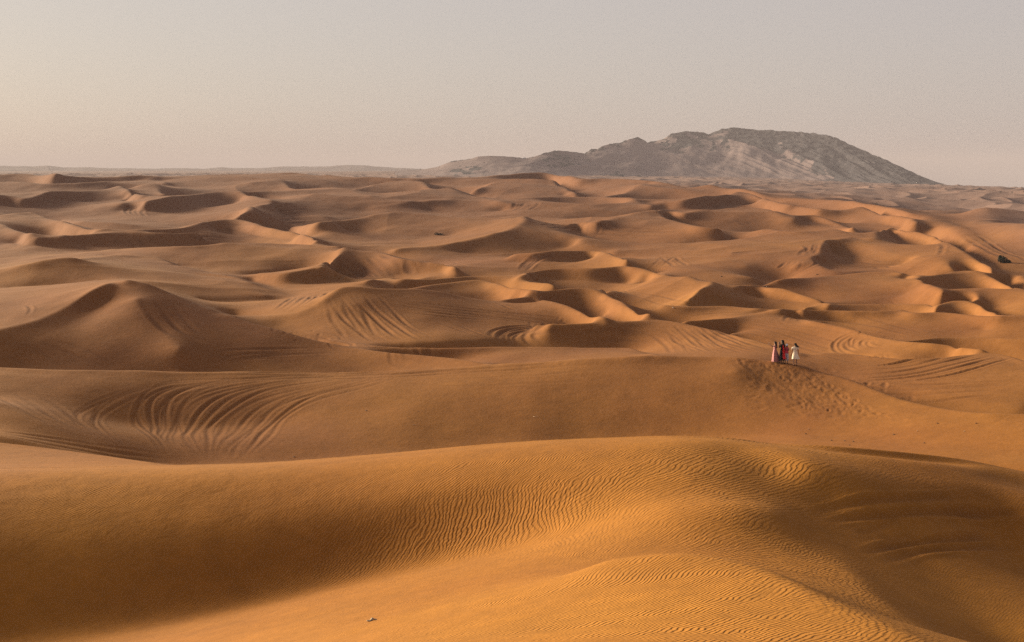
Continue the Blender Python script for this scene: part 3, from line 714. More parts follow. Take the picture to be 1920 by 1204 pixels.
def sand_material():
    m = bpy.data.materials.new('dune_sand'); m.use_nodes = True; nt = m.node_tree; N = nt.nodes; Lk = nt.links
    b = N['Principled BSDF']; b.inputs['Roughness'].default_value = .95; b.inputs['Specular IOR Level'].default_value = .08
    geo = N.new('ShaderNodeNewGeometry'); P = geo.outputs['Position']
    def node(t, **k):
        n = N.new(t)
        for a, v in k.items(): setattr(n, a, v)
        return n
    def noise(scale, det=3, rough=.5, vec=None):
        n = node('ShaderNodeTexNoise'); n.inputs['Scale'].default_value = scale; n.inputs['Detail'].default_value = det; n.inputs['Roughness'].default_value = rough
        Lk.new(vec or P, n.inputs['Vector']); return n.outputs['Fac']
    def M(op, a, b_=None, c=None):
        n = node('ShaderNodeMath', operation=op)
        for i, v in enumerate((a, b_, c)):
            if v is None: continue
            if isinstance(v, (int, float)): n.inputs[i].default_value = v
            else: Lk.new(v, n.inputs[i])
        return n.outputs[0]
    def mix(f, a, b_):
        n = node('ShaderNodeMix', data_type='RGBA')
        for k, v in (('Factor', f), ('A', a), ('B', b_)):
            if isinstance(v, (tuple, float, int)): n.inputs[k].default_value = v
            else: Lk.new(v, n.inputs[k])
        return n.outputs['Result']
    at = node('ShaderNodeAttribute', attribute_name='ripple'); sp = node('ShaderNodeSeparateXYZ'); Lk.new(at.outputs['Vector'], sp.inputs[0])
    tk = node('ShaderNodeAttribute', attribute_name='pressed'); rd = node('ShaderNodeAttribute', attribute_name='ripple_along'); pl = node('ShaderNodeAttribute', attribute_name='pale')
    # colour: broad drifts of redder and yellower grain, fine speckle, darker dug-up sand in the tracks
    n1 = noise(.035, 4, .55); n2 = noise(.45, 4, .6); n3 = noise(24, 3, .75); n4 = noise(1.4, 8, .86)
    pn = node('ShaderNodeAttribute', attribute_name='plain')
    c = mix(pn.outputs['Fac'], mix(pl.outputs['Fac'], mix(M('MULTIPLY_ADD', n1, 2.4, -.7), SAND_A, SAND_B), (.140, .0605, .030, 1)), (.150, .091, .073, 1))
    n = node('ShaderNodeMapRange'); n.inputs['From Min'].default_value = .32; n.inputs['From Max'].default_value = .68; n.inputs['To Min'].default_value = .74; n.inputs['To Max'].default_value = 1.26
    Lk.new(M('ADD', M('MULTIPLY', n2, .22), M('ADD', M('MULTIPLY', n3, .2), M('MULTIPLY', n4, .58))), n.inputs['Value'])
    vm = node('ShaderNodeVectorMath', operation='SCALE'); Lk.new(c, vm.inputs[0]); Lk.new(n.outputs[0], vm.inputs['Scale'])
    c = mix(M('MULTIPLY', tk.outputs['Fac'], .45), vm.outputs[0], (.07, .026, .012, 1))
    Lk.new(c, b.inputs['Base Color'])
    # wind ripples: three trains, each strong only where its attribute says
    hs = []
    for i, (ax, ay, az_, lam, s, amp) in enumerate(((.80, -.60, 0, .085, 1.1, 1.0), (.97, -.25, 0, .125, 1.2, 1.0), (.72, -.69, 0, .145, 1.0, .8), (.7, .7, 0, .10, 1.0, 1.0))):
        d = node('ShaderNodeVectorMath', operation='DOT_PRODUCT'); L_ = math.hypot(ax, ay)
        d.inputs[1].default_value = (ax / L_ / lam, ay / L_ / lam, az_); Lk.new(P, d.inputs[0])
        w1 = M('MULTIPLY', noise(s * .35, 2, .5), 11.0); w2 = M('MULTIPLY', noise(2.6, 2, .55), 1.6)
        ph = M('ADD', M('ADD', d.outputs['Value'], w1), w2)
        f = M('FRACT', ph)
        # gentle windward side, short lee side
        tri = M('MINIMUM', M('DIVIDE', f, .68), M('DIVIDE', M('SUBTRACT', 1.0, f), .32))
        sm = M('MULTIPLY', M('MULTIPLY', tri, tri), M('SUBTRACT', 3.0, M('MULTIPLY', tri, 2.0)))
        patch = M('MULTIPLY_ADD', noise(.9 + i * .3, 2, .5), 1.3, .15)
        hs.append(M('MULTIPLY', M('MULTIPLY', sm, patch), sp.outputs[i] if i < 3 else rd.outputs['Fac']))
    h = M('ADD', M('ADD', hs[0], hs[1]), M('ADD', hs[2], hs[3]))
    grain = M('ADD', M('MULTIPLY', n3, .006), M('MULTIPLY', noise(5, 3, .6), .012))
    H_ = M('ADD', M('MULTIPLY', h, RIP_H), M('ADD', grain, M('MULTIPLY', n2, .05)))
    bp = node('ShaderNodeBump'); bp.inputs['Strength'].default_value = 1.0; bp.inputs['Distance'].default_value = 1.0
    Lk.new(H_, bp.inputs['Height']); Lk.new(bp.outputs['Normal'], b.inputs['Normal'])
    return m
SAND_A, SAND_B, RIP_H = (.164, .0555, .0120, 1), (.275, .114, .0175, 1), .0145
M_SAND = sand_material()

def link(name, me, m=None, parent=None):
    o = bpy.data.objects.new(name, me); COL.objects.link(o)
    if m is not None: me.materials.append(m)
    if parent is not None: o.parent = parent
    return o
def grid_mesh(name, X_, Y_, Z_):
    R, C = Z_.shape
    me = bpy.data.meshes.new(name)
    co = np.stack([X_, Y_, Z_], -1).reshape(-1, 3).astype(np.float32)
    i = (np.arange(R - 1)[:, None] * C + np.arange(C - 1)[None]).ravel()
    q = np.stack([i, i + 1, i + C + 1, i + C], 1).astype(np.int32).ravel()
    me.vertices.add(len(co)); me.vertices.foreach_set('co', co.ravel())
    me.loops.add(len(q)); me.loops.foreach_set('vertex_index', q)
    me.polygons.add(len(i)); me.polygons.foreach_set('loop_start', np.arange(0, len(q), 4, dtype=np.int32))
    me.update(calc_edges=True)
    me.polygons.foreach_set('use_smooth', np.ones(len(i), bool))
    return me
me = grid_mesh('dunes', X, Y, Z)
# where the wind has rippled the sand
def spot(cx, cy, sx, sy, rot=0):
    c, s = math.cos(rot), math.sin(rot); dx, dy = PXv - cx, PYv - cy
    return np.exp(-((dx * c + dy * s) / sx) ** 2 - ((-dx * s + dy * c) / sy) ** 2)
near = 1 - sst(48, 60, RR)
RA = np.clip(1.1 * spot(1150, 1180, 460, 150) + .6 * spot(950, 870, 320, 45, -.1) + .5 * spot(100, 920, 200, 40) + .35 * spot(600, 1130, 300, 60), 0, 1) * near
RB = np.clip(1.0 * spot(880, 985, 190, 55, -.25) + .55 * spot(1060, 990, 120, 60) + .3 * spot(400, 1090, 260, 40, -.1) + .5 * spot(1620, 1120, 110, 60, .6), 0, 1) * near
RC = .75 * np.clip(1.0 * spot(1290, 900, 260, 90) + 1.0 * spot(1470, 960, 75, 120, -.35) + .8 * spot(1420, 1080, 160, 34, .45) + .6 * spot(1680, 905, 150, 22, .12) + .5 * spot(1130, 940, 130, 50), 0, 1) * near
RD = np.clip(1.0 * spot(1520, 1110, 200, 34, .5), 0, 1) * near; RA *= 1 - .8 * RD
base = .10 * near
a = me.attributes.new('ripple_along', 'FLOAT', 'POINT'); a.data.foreach_set('value', RD.astype(np.float32).ravel())
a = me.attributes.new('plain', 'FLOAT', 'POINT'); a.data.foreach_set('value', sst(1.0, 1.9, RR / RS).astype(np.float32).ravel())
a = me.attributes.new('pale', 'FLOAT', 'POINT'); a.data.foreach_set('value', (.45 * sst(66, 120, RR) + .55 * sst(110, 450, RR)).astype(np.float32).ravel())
a = me.attributes.new('ripple', 'FLOAT_VECTOR', 'POINT')
a.data.foreach_set('vector', np.stack([RA + base, RB, RC], -1).reshape(-1, 3).astype(np.float32).ravel())
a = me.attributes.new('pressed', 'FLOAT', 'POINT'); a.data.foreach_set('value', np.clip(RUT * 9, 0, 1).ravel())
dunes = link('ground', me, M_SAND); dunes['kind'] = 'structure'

# ---------------------------------------------------------------- mountain and far hills
MT = [(740, 320), (790, 318), (820, 313), (832, 308), (845, 303), (860, 301), (875, 299), (884, 297.5), (896, 293.5), (920, 292), (960, 294), (985, 297), (1000, 294), (1017, 289), (1030, 285), (1047, 282), (1075, 285),
      (1096, 288), (1109, 280), (1120, 279.6), (1129, 274), (1145, 269.6), (1167, 267), (1180, 261), (1196, 257), (1205, 261), (1214, 267.5), (1226, 266), (1245, 260), (1257, 251), (1274, 249), (1286, 246), (1299, 248),
      (1315, 248), (1328, 252), (1340, 248), (1353, 242), (1372, 240), (1397, 241.5), (1413, 243), (1455, 244.6), (1480, 247), (1525, 250), (1550, 253), (1571, 260), (1592, 270), (1625, 285), (1658, 299), (1683, 310),
      (1717, 326), (1742, 337), (1771, 346), (1792, 352), (1850, 362)]
MT = np.array(MT, float)
pxm = np.arange(740, 1850, 1.3); ym = np.interp(pxm, MT[:, 0], MT[:, 1])
rc = np.interp(pxm, [740, 1000, 1120, 1250, 1400, 1560, 1700, 1850], [1900, 1950, 2300, 2600, 2700, 2650, 2350, 2000])
def sm(a, k):
    g = np.hanning(k + 2)[1:-1]; return np.convolve(np.pad(a, k // 2, mode='edge'), g / g.sum(), 'valid')
rc = sm(rc, 151)
azm, slm = ray(pxm, ym); zc = EYE - slm * rc
tt = np.concatenate([np.linspace(0, 1, 190), np.linspace(1.01, 1.5, 30)])[:, None]
toe = sm(np.interp(pxm, [740, 1000, 1200, 1400, 1600, 1850], [4, 3, -3, -9, -16, -24]), 151)[None]
rf = rc[None] * sm(np.interp(pxm, [740, 1000, 1150, 1850], [.90, .86, .78, .78]), 151)[None]
rm = rf + (rc[None] - rf) * tt; Am = azm[None] * np.ones_like(tt)
xm, y_m = rm * np.sin(Am), rm * np.cos(Am)
s = np.where(tt <= 1, np.clip(tt, 0, 1) ** 1.35, 1 - ((tt - 1) * 1.6) ** 2)
def blob(cx, ct, sx, st): return np.exp(-((pp - cx) / sx) ** 2 - ((tt - ct) / st) ** 2)
pp = pxm[None] * np.ones_like(tt)
us = (pp - 1100) * 1.05 + tt * 330                       # runs down the slope towards the right, like the gullies
g1 = fbm(us / 60, tt * 2.2 + pp / 500, 71, 3); g2 = fbm(xm / 14, y_m / 25, 81, 4); g3 = ridged(us / 30, tt * 2.0 + pp / 300, 73)
def sm(a, k):
    g = np.hanning(k + 2)[1:-1]; return np.convolve(np.pad(a, k // 2, mode='edge'), g / g.sum(), 'valid')
dn_ = np.clip(1 - tt, 0, 1) ** .8
zcc = zc[None] * (1 - np.clip(dn_ * 7, 0, 1)) + sm(zc, 31)[None] * np.clip(dn_ * 7, 0, 1)
zcc = zcc * (1 - np.clip(dn_ * 2.2, 0, 1)) + sm(zc, 121)[None] * np.clip(dn_ * 2.2, 0, 1)
hgt = (zcc - toe)
env = np.clip(tt * 2.2, 0, 1) * np.clip((1 - tt) * 3.2, 0, 1) * (tt < 1)
crag = sst(.45, .95, tt) * (tt <= 1.1)
rkf = (fbm(us / 34, tt * 6.0, 95, 4) * .15 + .75 * blob(1605, .55, 60, .3) + fbm(pp / 22, tt * 9, 96, 4) * .55 + fbm(xm / 12, y_m / 22, 97, 3) * .35 - .50 + .95 * blob(1560, .66, 80, .22) + .65 * blob(1490, .90, 130, .10) + .6 * blob(1275, .78, 36, .16) + .75 * blob(1245, .16, 42, .12) + .6 * blob(1170, .26, 36, .12)
      + .7 * blob(1640, .45, 55, .28) + .45 * blob(1420, .80, 70, .12) + .7 * blob(870, .55, 40, .3) + .7 * blob(1050, .75, 55, .22) + .35 * blob(1160, .92, 60, .10) + .75 * blob(1392, .13, 14, .045) + .7 * blob(1700, .6, 60, .3) + .45 * sst(.93, 1.0, tt) + .30 * sst(.5, .8, tt) * sst(1220, 1280, pp) + .38 * sst(1480, 1620, pp))
rk = sst(-.02, .12, rkf)
zm = toe + hgt * s + env * hgt * (.06 * g1 + .03 * (g3 - .4) + .07 * fbm(pp / 60, tt * 3, 74, 3)) + (env * .2 + .3 * crag) * rk * g2 * np.clip(hgt / 50, .15, 1) * 5.0
band = np.sin((zm + 3 * g1) * 2 * math.pi / 9.0)
zm += rk * crag * np.clip(hgt / 50, .1, 1) * (1.2 * (ridged(xm / 16, y_m / 30, 91) - .5) + .5 * band)
mm = grid_mesh('mountain', xm, y_m, zm)
a = mm.attributes.new('rock', 'FLOAT', 'POINT'); a.data.foreach_set('value', rk.astype(np.float32).ravel())
def rock_material():
    m = bpy.data.materials.new('mountain_rock'); m.use_nodes = True; nt = m.node_tree; N = nt.nodes; Lk = nt.links; b = N['Principled BSDF']
    b.inputs['Roughness'].default_value = .95; b.inputs['Specular IOR Level'].default_value = .1
    at = N.new('ShaderNodeAttribute'); at.attribute_name = 'rock'
    geo = N.new('ShaderNodeNewGeometry'); n = N.new('ShaderNodeTexNoise'); n.inputs['Scale'].default_value = .12; n.inputs['Detail'].default_value = 6; n.inputs['Roughness'].default_value = .7
    Lk.new(geo.outputs['Position'], n.inputs['Vector'])
    ma = N.new('ShaderNodeMath'); ma.operation = 'MULTIPLY_ADD'; ma.inputs[1].default_value = .9; ma.inputs[2].default_value = -.45; Lk.new(n.outputs['Fac'], ma.inputs[0])
    ad = N.new('ShaderNodeMath'); ad.operation = 'ADD'; ad.use_clamp = True; Lk.new(at.outputs['Fac'], ad.inputs[0]); Lk.new(ma.outputs[0], ad.inputs[1])
    mu = N.new('ShaderNodeMath'); mu.operation = 'MULTIPLY'; Lk.new(ad.outputs[0], mu.inputs[0]); mu.inputs[1].default_value = .95
    mx = N.new('ShaderNodeMix'); mx.data_type = 'RGBA'; mx.inputs['A'].default_value = (.160, .114, .108, 1); mx.inputs['B'].default_value = (.032, .030, .035, 1)
    Lk.new(mu.outputs[0], mx.inputs['Factor']); Lk.new(mx.outputs['Result'], b.inputs['Base Color'])
    bp = N.new('ShaderNodeBump'); bp.inputs['Distance'].default_value = .35; Lk.new(n.outputs['Fac'], bp.inputs['Height']); Lk.new(bp.outputs['Normal'], b.inputs['Normal'])
    return m
M_ROCK = rock_material()
mountain = link('mountain', mm, M_ROCK); mountain['kind'] = 'structure'

HL = np.array([(-420, 313), (-200, 309), (0, 310.5), (25, 311.5), (60, 312.5), (90, 311.3), (120, 314), (160, 314), (200, 315.5), (280, 316.3), (340, 316), (380, 316.3), (415, 314.5), (440, 316), (480, 314.8), (530, 312.8), (580, 312.3),
               (620, 311), (655, 309.3), (680, 310), (700, 312), (740, 315), (790, 317), (860, 319)], float)
pxh = np.arange(-420, 860, 3.0); yh = np.interp(pxh, HL[:, 0], HL[:, 1]); azh, slh = ray(pxh, yh)
th = np.linspace(0, 1.4, 50)[:, None]; rch = 4300.0
rh = 3500 + (rch - 3500) * th; Ah = azh[None] * np.ones_like(th); xh, yh_ = rh * np.sin(Ah), rh * np.cos(Ah)
zh0 = (EYE - slh * rch)[None]; zh = 4 + (zh0 - 4) * np.where(th <= 1, th ** 1.2, 1 - ((th - 1) * 1.8) ** 2) + 3.0 * fbm(xh / 90, yh_ / 160, 101, 4) * np.clip(th * 3, 0, 1)
mh = grid_mesh('hills', xh, yh_, zh)
a = mh.attributes.new('rock', 'FLOAT', 'POINT'); a.data.foreach_set('value', np.full(zh.size, .35, np.float32))
hills = link('hills', mh, M_ROCK); hills['kind'] = 'structure'

# ---------------------------------------------------------------- haze
HAZE_C, HAZE_D = (.375, .34, .365, 1), .00014
bm = bmesh.new(); bmesh.ops.create_cube(bm, size=1.0); hz = bpy.data.meshes.new('haze'); bm.to_mesh(hz); bm.free()
hm = bpy.data.materials.new('haze_air'); hm.use_nodes = True; nt = hm.node_tree; nt.nodes.clear()
pv = nt.nodes.new('ShaderNodeVolumePrincipled'); pv.inputs['Color'].default_value = HAZE_C; pv.inputs['Density'].default_value = HAZE_D; pv.inputs['Anisotropy'].default_value = 0.0
oo = nt.nodes.new('ShaderNodeOutputMaterial'); nt.links.new(pv.outputs[0], oo.inputs['Volume'])
haze = link('haze', hz, hm); haze['kind'] = 'stuff'
zb, zt = -160.0, 125.0
haze.scale = (15000, 15200, zt - zb); haze.location = (0, 7000, (zb + zt) / 2)

# ---------------------------------------------------------------- things
def tag(o, label, cat, group=None):
    o['label'] = label; o['category'] = cat
    if group: o['group'] = group
    return o
def empty(name, loc, rz=0):
    o = bpy.data.objects.new(name, None); COL.objects.link(o); o.location = loc; o.rotation_euler = (0, 0, rz); o.empty_display_size = .3
    return o
def pymesh(name, vs, fs, m, parent=None, smooth=True):
    me = bpy.data.meshes.new(name); me.from_pydata([tuple(v) for v in vs], [], fs); me.update()
    if smooth: me.polygons.foreach_set('use_smooth', [True] * len(me.polygons))
    return link(name, me, m, parent)
def loft(rings, n=28, cap=True):
    # rings: (z, cx, cy, rx, ry, fold amplitude, folds, phase)
    vs, fs = [], []
    for (z, cx, cy, rx, ry, fa, fk, ph) in rings:
        for i in range(n):
            t = 2 * math.pi * i / n; q = 1 + fa * math.cos(fk * t + ph) + .5 * fa * math.cos((fk * 2 - 1) * t + ph * 2)
            vs.append((cx + rx * q * math.cos(t), cy + ry * q * math.sin(t), z))
    for k in range(len(rings) - 1):
        for i in range(n):
            j = (i + 1) % n; fs.append((k * n + i, k * n + j, (k + 1) * n + j, (k + 1) * n + i))
    if cap:
        fs.append(tuple(range(n - 1, -1, -1))); fs.append(tuple((len(rings) - 1) * n + i for i in range(n)))
    return vs, fs
M_SKIN = mat('skin', (.30, .15, .09), .6, .3, vary=.06); M_SKIND = mat('brown_skin', (.12, .055, .032), .6, .3, vary=.06)
M_HAIR = mat('black_hair', (.009, .007, .006), .8, .12); M_PINK = mat('pink_cloth', (.36, .15, .145), .8, vary=.2, scale=6)
M_PINK_SHADE = mat('shaded_pink_cloth', (.17, .07, .10), .8, vary=.2, scale=6)  # the pink dress cloth again, with shade put into its colour as mauve
M_BLACK = mat('black_cloth', (.008, .007, .008), .95, .05); M_RED = mat('red_cloth', (.55, .012, .016), .7, vary=.15, scale=8)
M_ROSE = mat('magenta_cloth', (.36, .035, .07), .8); M_WHITE = mat('white_cloth', (.62, .62, .66), .8, vary=.08)
M_CREAM = mat('cream_cloth', (.68, .56, .42), .8, vary=.1, scale=9); M_PALE = mat('pale_trousers', (.34, .34, .42), .85, vary=.12, scale=9)
M_PHONE = mat('phone_case', (.02, .02, .022), .3, .5)

def body(parent, s, m, arms, legs, head=(0, .02), lean=0.0):
    # one skinned surface: joints with a radius each.  arms / legs: lists of joint positions per side (unscaled, for a 1.7 m body)
    V, R, E = [], [], []
    def v(p, r, pre=None):
        V.append(tuple(c * s for c in p)); R.append(r * s)
        if pre is not None: E.append((pre, len(V) - 1))
        return len(V) - 1
    pel = v((0, 0, .95), .125); wa = v((0, lean * .3, 1.09), .105, pel); ch = v((0, lean * .6, 1.27), .125, wa); nb = v((0, lean, 1.41), .07, ch)
    ne = v((0, lean + .01, 1.48), .05, nb); hx, hy = head
    h1 = v((hx, lean + hy, 1.565), .082, ne); h2 = v((hx * 1.2, lean + hy, 1.64), .078, h1)
    v((hx, lean + hy + .088, 1.575), .016, h1)                                   # nose
    for sx, a in zip((-1, 1), arms):
        sh = v((sx * .15, lean * .9, 1.385), .052, ch); el = v(a[0], .038, sh); wr = v(a[1], .026, el); d = Vector(a[2]) - Vector(a[1])
        pa = v(a[2], .030, wr); side = Vector((0, 0, 1)).cross(d.normalized() if d.length > 1e-6 else Vector((0, 1, 0)))
        if side.length < .1: side = Vector((1, 0, 0)) if abs(d.normalized().x) < .9 else Vector((0, 1, 0))
        side.normalize(); dn = d.normalized()
        for k, ln in enumerate((.062, .075, .080, .072)):
            b = Vector(a[2]) + side * (.018 * (k - 1.5)) + dn * .02
            f1 = v(b + dn * ln * .5, .0095, pa); v(b + dn * ln + Vector((0, 0, -.012)), .008, f1)
        v(Vector(a[2]) - side * .045 + dn * .015, .010, pa)                      # thumb
    for sx, l in zip((-1, 1), legs):
        hp = v((sx * .085, 0, .86), .085, pel); kn = v(l[0], .056, hp); ca = v(tuple((Vector(l[0]) * .65 + Vector(l[1]) * .35) + Vector((0, -.02, 0))), .056, kn); an = v(l[1], .034, ca)
        he = v((l[1][0], l[1][1] - .02, l[1][2] - .05), .034, an); v((l[1][0] + sx * .01, l[1][1] + .15, l[1][2] - .062), .028, he)
    me = bpy.data.meshes.new('body'); me.from_pydata(V, E, []); o = link('body', me, m, parent)
    sk = o.modifiers.new('skin', 'SKIN'); sk.use_smooth_shade = True
    for i, r in enumerate(R):
        me.skin_vertices[0].data[i].radius = (r, r); me.skin_vertices[0].data[i].use_root = (i == 0)
    sb = o.modifiers.new('sub', 'SUBSURF'); sb.levels = 1; sb.render_levels = 1
    return o
def garment(name, rings, m, parent, s, cap=False, n=30):
    vs, fs = loft([tuple([r[0] * s, r[1] * s, r[2] * s, r[3] * s, r[4] * s]) + tuple(r[5:]) for r in rings], n, cap)
    return pymesh(name, vs, fs, m, parent)
def place(px, py, h):
    g = ground_at(px, py); return Vector((g[0], g[1], g[2]))
for kk in range(3): pass

FX = lambda z, rx, ry, cx=0, cy=0, fa=0, fk=7, ph=0: (z, cx, cy, rx, ry, fa, fk, ph)
# 1: woman in the long pink dress, facing left, arm up with a phone
P = place(1453, 680, 1); s1 = 1.58 / 1.70
w1 = empty('person', P, math.radians(78)); tag(w1, 'woman in a long pink dress raising a phone, leftmost of the walkers', 'person', 'walkers on the dune crest')
body(w1, s1, M_SKIN, [((-.19, .22, 1.28), (-.12, .42, 1.44), (-.10, .46, 1.50)), ((.20, .18, 1.24), (.13, .40, 1.36), (.10, .46, 1.42))],
     [((-.09, .06, .48), (-.10, .02, .09)), ((.09, -.02, .48), (.10, -.10, .09))])
d = garment('dress', [FX(1.42, .145, .085), FX(1.36, .165, .12), FX(1.27, .160, .135), FX(1.10, .130, .115), FX(.96, .165, .155, fa=.02), FX(.75, .185, .19, fa=.05), FX(.45, .215, .24, cy=-.02, fa=.09), FX(.20, .23, .26, cy=-.03, fa=.12), FX(.10, .24, .28, cy=-.04, fa=.13)], M_PINK, w1, s1)
f = garment('fold', [FX(.95, .03, .10, .115, -.06), FX(.6, .05, .17, .16, -.12, .05), FX(.25, .06, .24, .20, -.17, .1), FX(.06, .07, .27, .23, -.20, .12)], M_PINK_SHADE, d, s1, True); f['label'] = 'fold of the pink dress with its shade painted in mauve'  # trailing fold of the same dress, its shade painted by a darker mauve
garment('hair', [FX(1.705, .02, .02, 0, .0), FX(1.695, .07, .075, 0, -.005), FX(1.65, .098, .105, 0, -.012), FX(1.58, .105, .105, 0, -.03), FX(1.50, .10, .08, 0, -.055), FX(1.38, .11, .07, 0, -.085, .04), FX(1.24, .10, .055, 0, -.115, .06), FX(1.16, .06, .03, 0, -.125, .08)], M_HAIR, w1, s1, True)
# the phone she holds
vs, fs = loft([(-.075, 0, 0, .038, .006, 0, 1, 0), (.075, 0, 0, .038, .006, 0, 1, 0)], 12)
ph = pymesh('phone', vs, fs, M_PHONE, None, False); ph.location = w1.matrix_basis @ Vector((-.06 * s1, .53 * s1, 1.56 * s1)); ph.rotation_euler = (.2, 0, math.radians(78))
tag(ph, 'dark phone held up by the woman in the long pink dress', 'phone')
# 2: woman in black with a red shawl down her back
P = place(1466.5, 681.5, 1); s2 = 1.74 / 1.70
w2 = empty('person', P, math.radians(62)); tag(w2, 'tall woman in a black dress with a long red shawl down her back', 'person', 'walkers on the dune crest')
body(w2, s2, M_SKIND, [((-.20, .16, 1.20), (-.12, .22, 1.42), (-.08, .22, 1.50)), ((.20, .14, 1.18), (.13, .24, 1.40), (.08, .24, 1.48))],
     [((-.08, .04, .48), (-.10, .0, .09)), ((.10, -.02, .48), (.12, -.06, .09))])
garment('dress', [FX(1.43, .13, .08), FX(1.37, .185, .12), FX(1.27, .17, .14), FX(1.10, .13, .115), FX(.95, .17, .155, fa=.01), FX(.75, .19, .18, fa=.03), FX(.50, .21, .20, fa=.05), FX(.24, .23, .23, fa=.07)], M_BLACK, w2, s2)
for sx in (-1, 1):
    a = Vector((sx * .15, 0, 1.39)); b = Vector((sx * .20, .15, 1.19)); c = Vector((sx * .13, .21, 1.38))
    vs, fs = [], []
    pts = [a, a.lerp(b, .5), b, b.lerp(c, .6)]
    for k, p in enumerate(pts):
        dr = (pts[min(k + 1, 3)] - pts[max(k - 1, 0)]).normalized(); u = dr.cross(Vector((0, 0, 1)) if abs(dr.z) < .9 else Vector((1, 0, 0))).normalized(); q = dr.cross(u)
        for i in range(12):
            t = 2 * math.pi * i / 12; vs.append((p + (u * math.cos(t) + q * math.sin(t)) * (.062 - .004 * k)) * s2)
        if k:
            for i in range(12): j = (i + 1) % 12; fs.append(((k - 1) * 12 + i, (k - 1) * 12 + j, k * 12 + j, k * 12 + i))
    pymesh('sleeve', vs, fs, M_BLACK, w2)
vs, fs = [], []; nn = 16
rowz = [(1.40, .13, .10), (1.30, .17, .155), (1.12, .15, .15), (.95, .19, .18), (.72, .215, .215), (.48, .25, .245), (.34, .27, .28)]
for lay in (0, 1):
    for k, (z, rx, ry) in enumerate(rowz):
        for i in range(nn + 1):
            t = math.radians(200 + 128 * i / nn + (6 * k if i > nn / 2 else 2 * k)); q = 1.04 + .05 * math.cos(i * 1.9 + k * .4) + (.05 if lay else 0)
            vs.append((rx * q * math.cos(t) * s2, ry * q * math.sin(t) * s2, (z - (.06 if i in (nn, nn - 1) else 0)) * s2))
W = nn + 1; K = len(rowz)
for lay in (0, 1):
    o_ = lay * K * W
    for k in range(K - 1):
        for i in range(nn): fs.append((o_ + k * W + i, o_ + k * W + i + 1, o_ + (k + 1) * W + i + 1, o_ + (k + 1) * W + i))
for k in range(K - 1):
    for i in (0, nn): fs.append((k * W + i, (k + 1) * W + i, K * W + (k + 1) * W + i, K * W + k * W + i))
pymesh('shawl', vs, fs, M_RED, w2)
garment('hair', [FX(1.71, .02, .02, 0, .0), FX(1.70, .07, .075), FX(1.655, .10, .105, 0, -.01), FX(1.58, .106, .10, 0, -.03), FX(1.48, .10, .08, 0, -.06), FX(1.38, .11, .075, 0, -.10, .04), FX(1.27, .12, .06, 0, -.15, .05), FX(1.18, .08, .04, 0, -.17, .06)], M_HAIR, w2, s2, True)
# 3: child with the white cap
P = place(1474.5, 681.8, 1); s3 = 1.45 / 1.70
w3 = empty('person', P, math.radians(158)); tag(w3, 'smaller walker in a white cap, magenta top and pale trousers', 'person', 'walkers on the dune crest')
body(w3, s3, M_SKIND, [((-.21, .04, 1.16), (-.12, .18, 1.22), (-.06, .21, 1.26)), ((.21, .04, 1.16), (.13, .18, 1.24), (.08, .22, 1.30))],
     [((-.10, .04, .48), (-.11, .0, .09)), ((.10, -.01, .48), (.12, -.04, .09))])
garment('top', [FX(1.43, .12, .08), FX(1.37, .185, .12), FX(1.27, .175, .145), FX(1.10, .155, .14, fa=.02), FX(.90, .175, .16, fa=.03)], M_ROSE, w3, s3)
tr = garment('trousers', [FX(.98, .160, .145), FX(.88, .172, .15, fa=.01), FX(.80, .17, .145, fa=.02)], M_PALE, w3, s3)
for sx in (-1, 1):
    garment('trouser_leg', [FX(.84, .088, .10, sx * .085), FX(.62, .092, .095, sx * .095, .02, .03), FX(.40, .088, .09, sx * .10, .01, .04), FX(.26, .085, .09, sx * .105, .0, .05)], M_PALE, tr, s3, False, 16)
garment('cap', [FX(1.725, .02, .02), FX(1.715, .065, .07), FX(1.68, .10, .105), FX(1.63, .112, .118), FX(1.60, .113, .12), FX(1.595, .10, .15, 0, .04), FX(1.585, .085, .135, 0, .07)], M_WHITE, w3, s3, True)
garment('hair', [FX(1.62, .10, .10, 0, -.01), FX(1.55, .10, .085, 0, -.03), FX(1.47, .085, .06, 0, -.045)], M_HAIR, w3, s3, True)
# 4: woman in the cream dress, seen from behind
P = place(1490.5, 685.5, 1); s4 = 1.66 / 1.70
w4 = empty('person', P, math.radians(-8)); tag(w4, 'woman in a short cream dress seen from behind, dark hair blown to the right', 'person', 'walkers on the dune crest')
body(w4, s4, M_SKIN, [((-.225, -.01, 1.12), (-.27, .06, .88), (-.28, .10, .81)), ((.225, -.01, 1.13), (.25, .12, .95), (.24, .17, .90))],
     [((-.10, .02, .48), (-.11, -.05, .09)), ((.11, .08, .50), (.13, .04, .09))])
garment('dress', [FX(1.44, .10, .08), FX(1.40, .185, .10), FX(1.30, .19, .135), FX(1.16, .160, .125), FX(1.06, .150, .12), FX(.95, .185, .16, fa=.02), FX(.80, .21, .19, fa=.05), FX(.64, .245, .225, .01, -.01, .09, 5), FX(.52, .28, .25, .03, -.02, .13, 5)], M_CREAM, w4, s4)
for sx in (-1, 1):
    garment('sleeve', [FX(1.41, .055, .06, sx * .165), FX(1.33, .072, .075, sx * .195), FX(1.22, .078, .078, sx * .22)], M_CREAM, w4, s4, True, 16)
garment('hair', [FX(1.705, .02, .02), FX(1.69, .07, .075), FX(1.65, .10, .105, .01), FX(1.58, .108, .105, .03, -.01), FX(1.51, .11, .085, .08, -.04, .05), FX(1.45, .10, .06, .16, -.07, .08), FX(1.41, .06, .035, .24, -.08, .1)], M_HAIR, w4, s4, True)

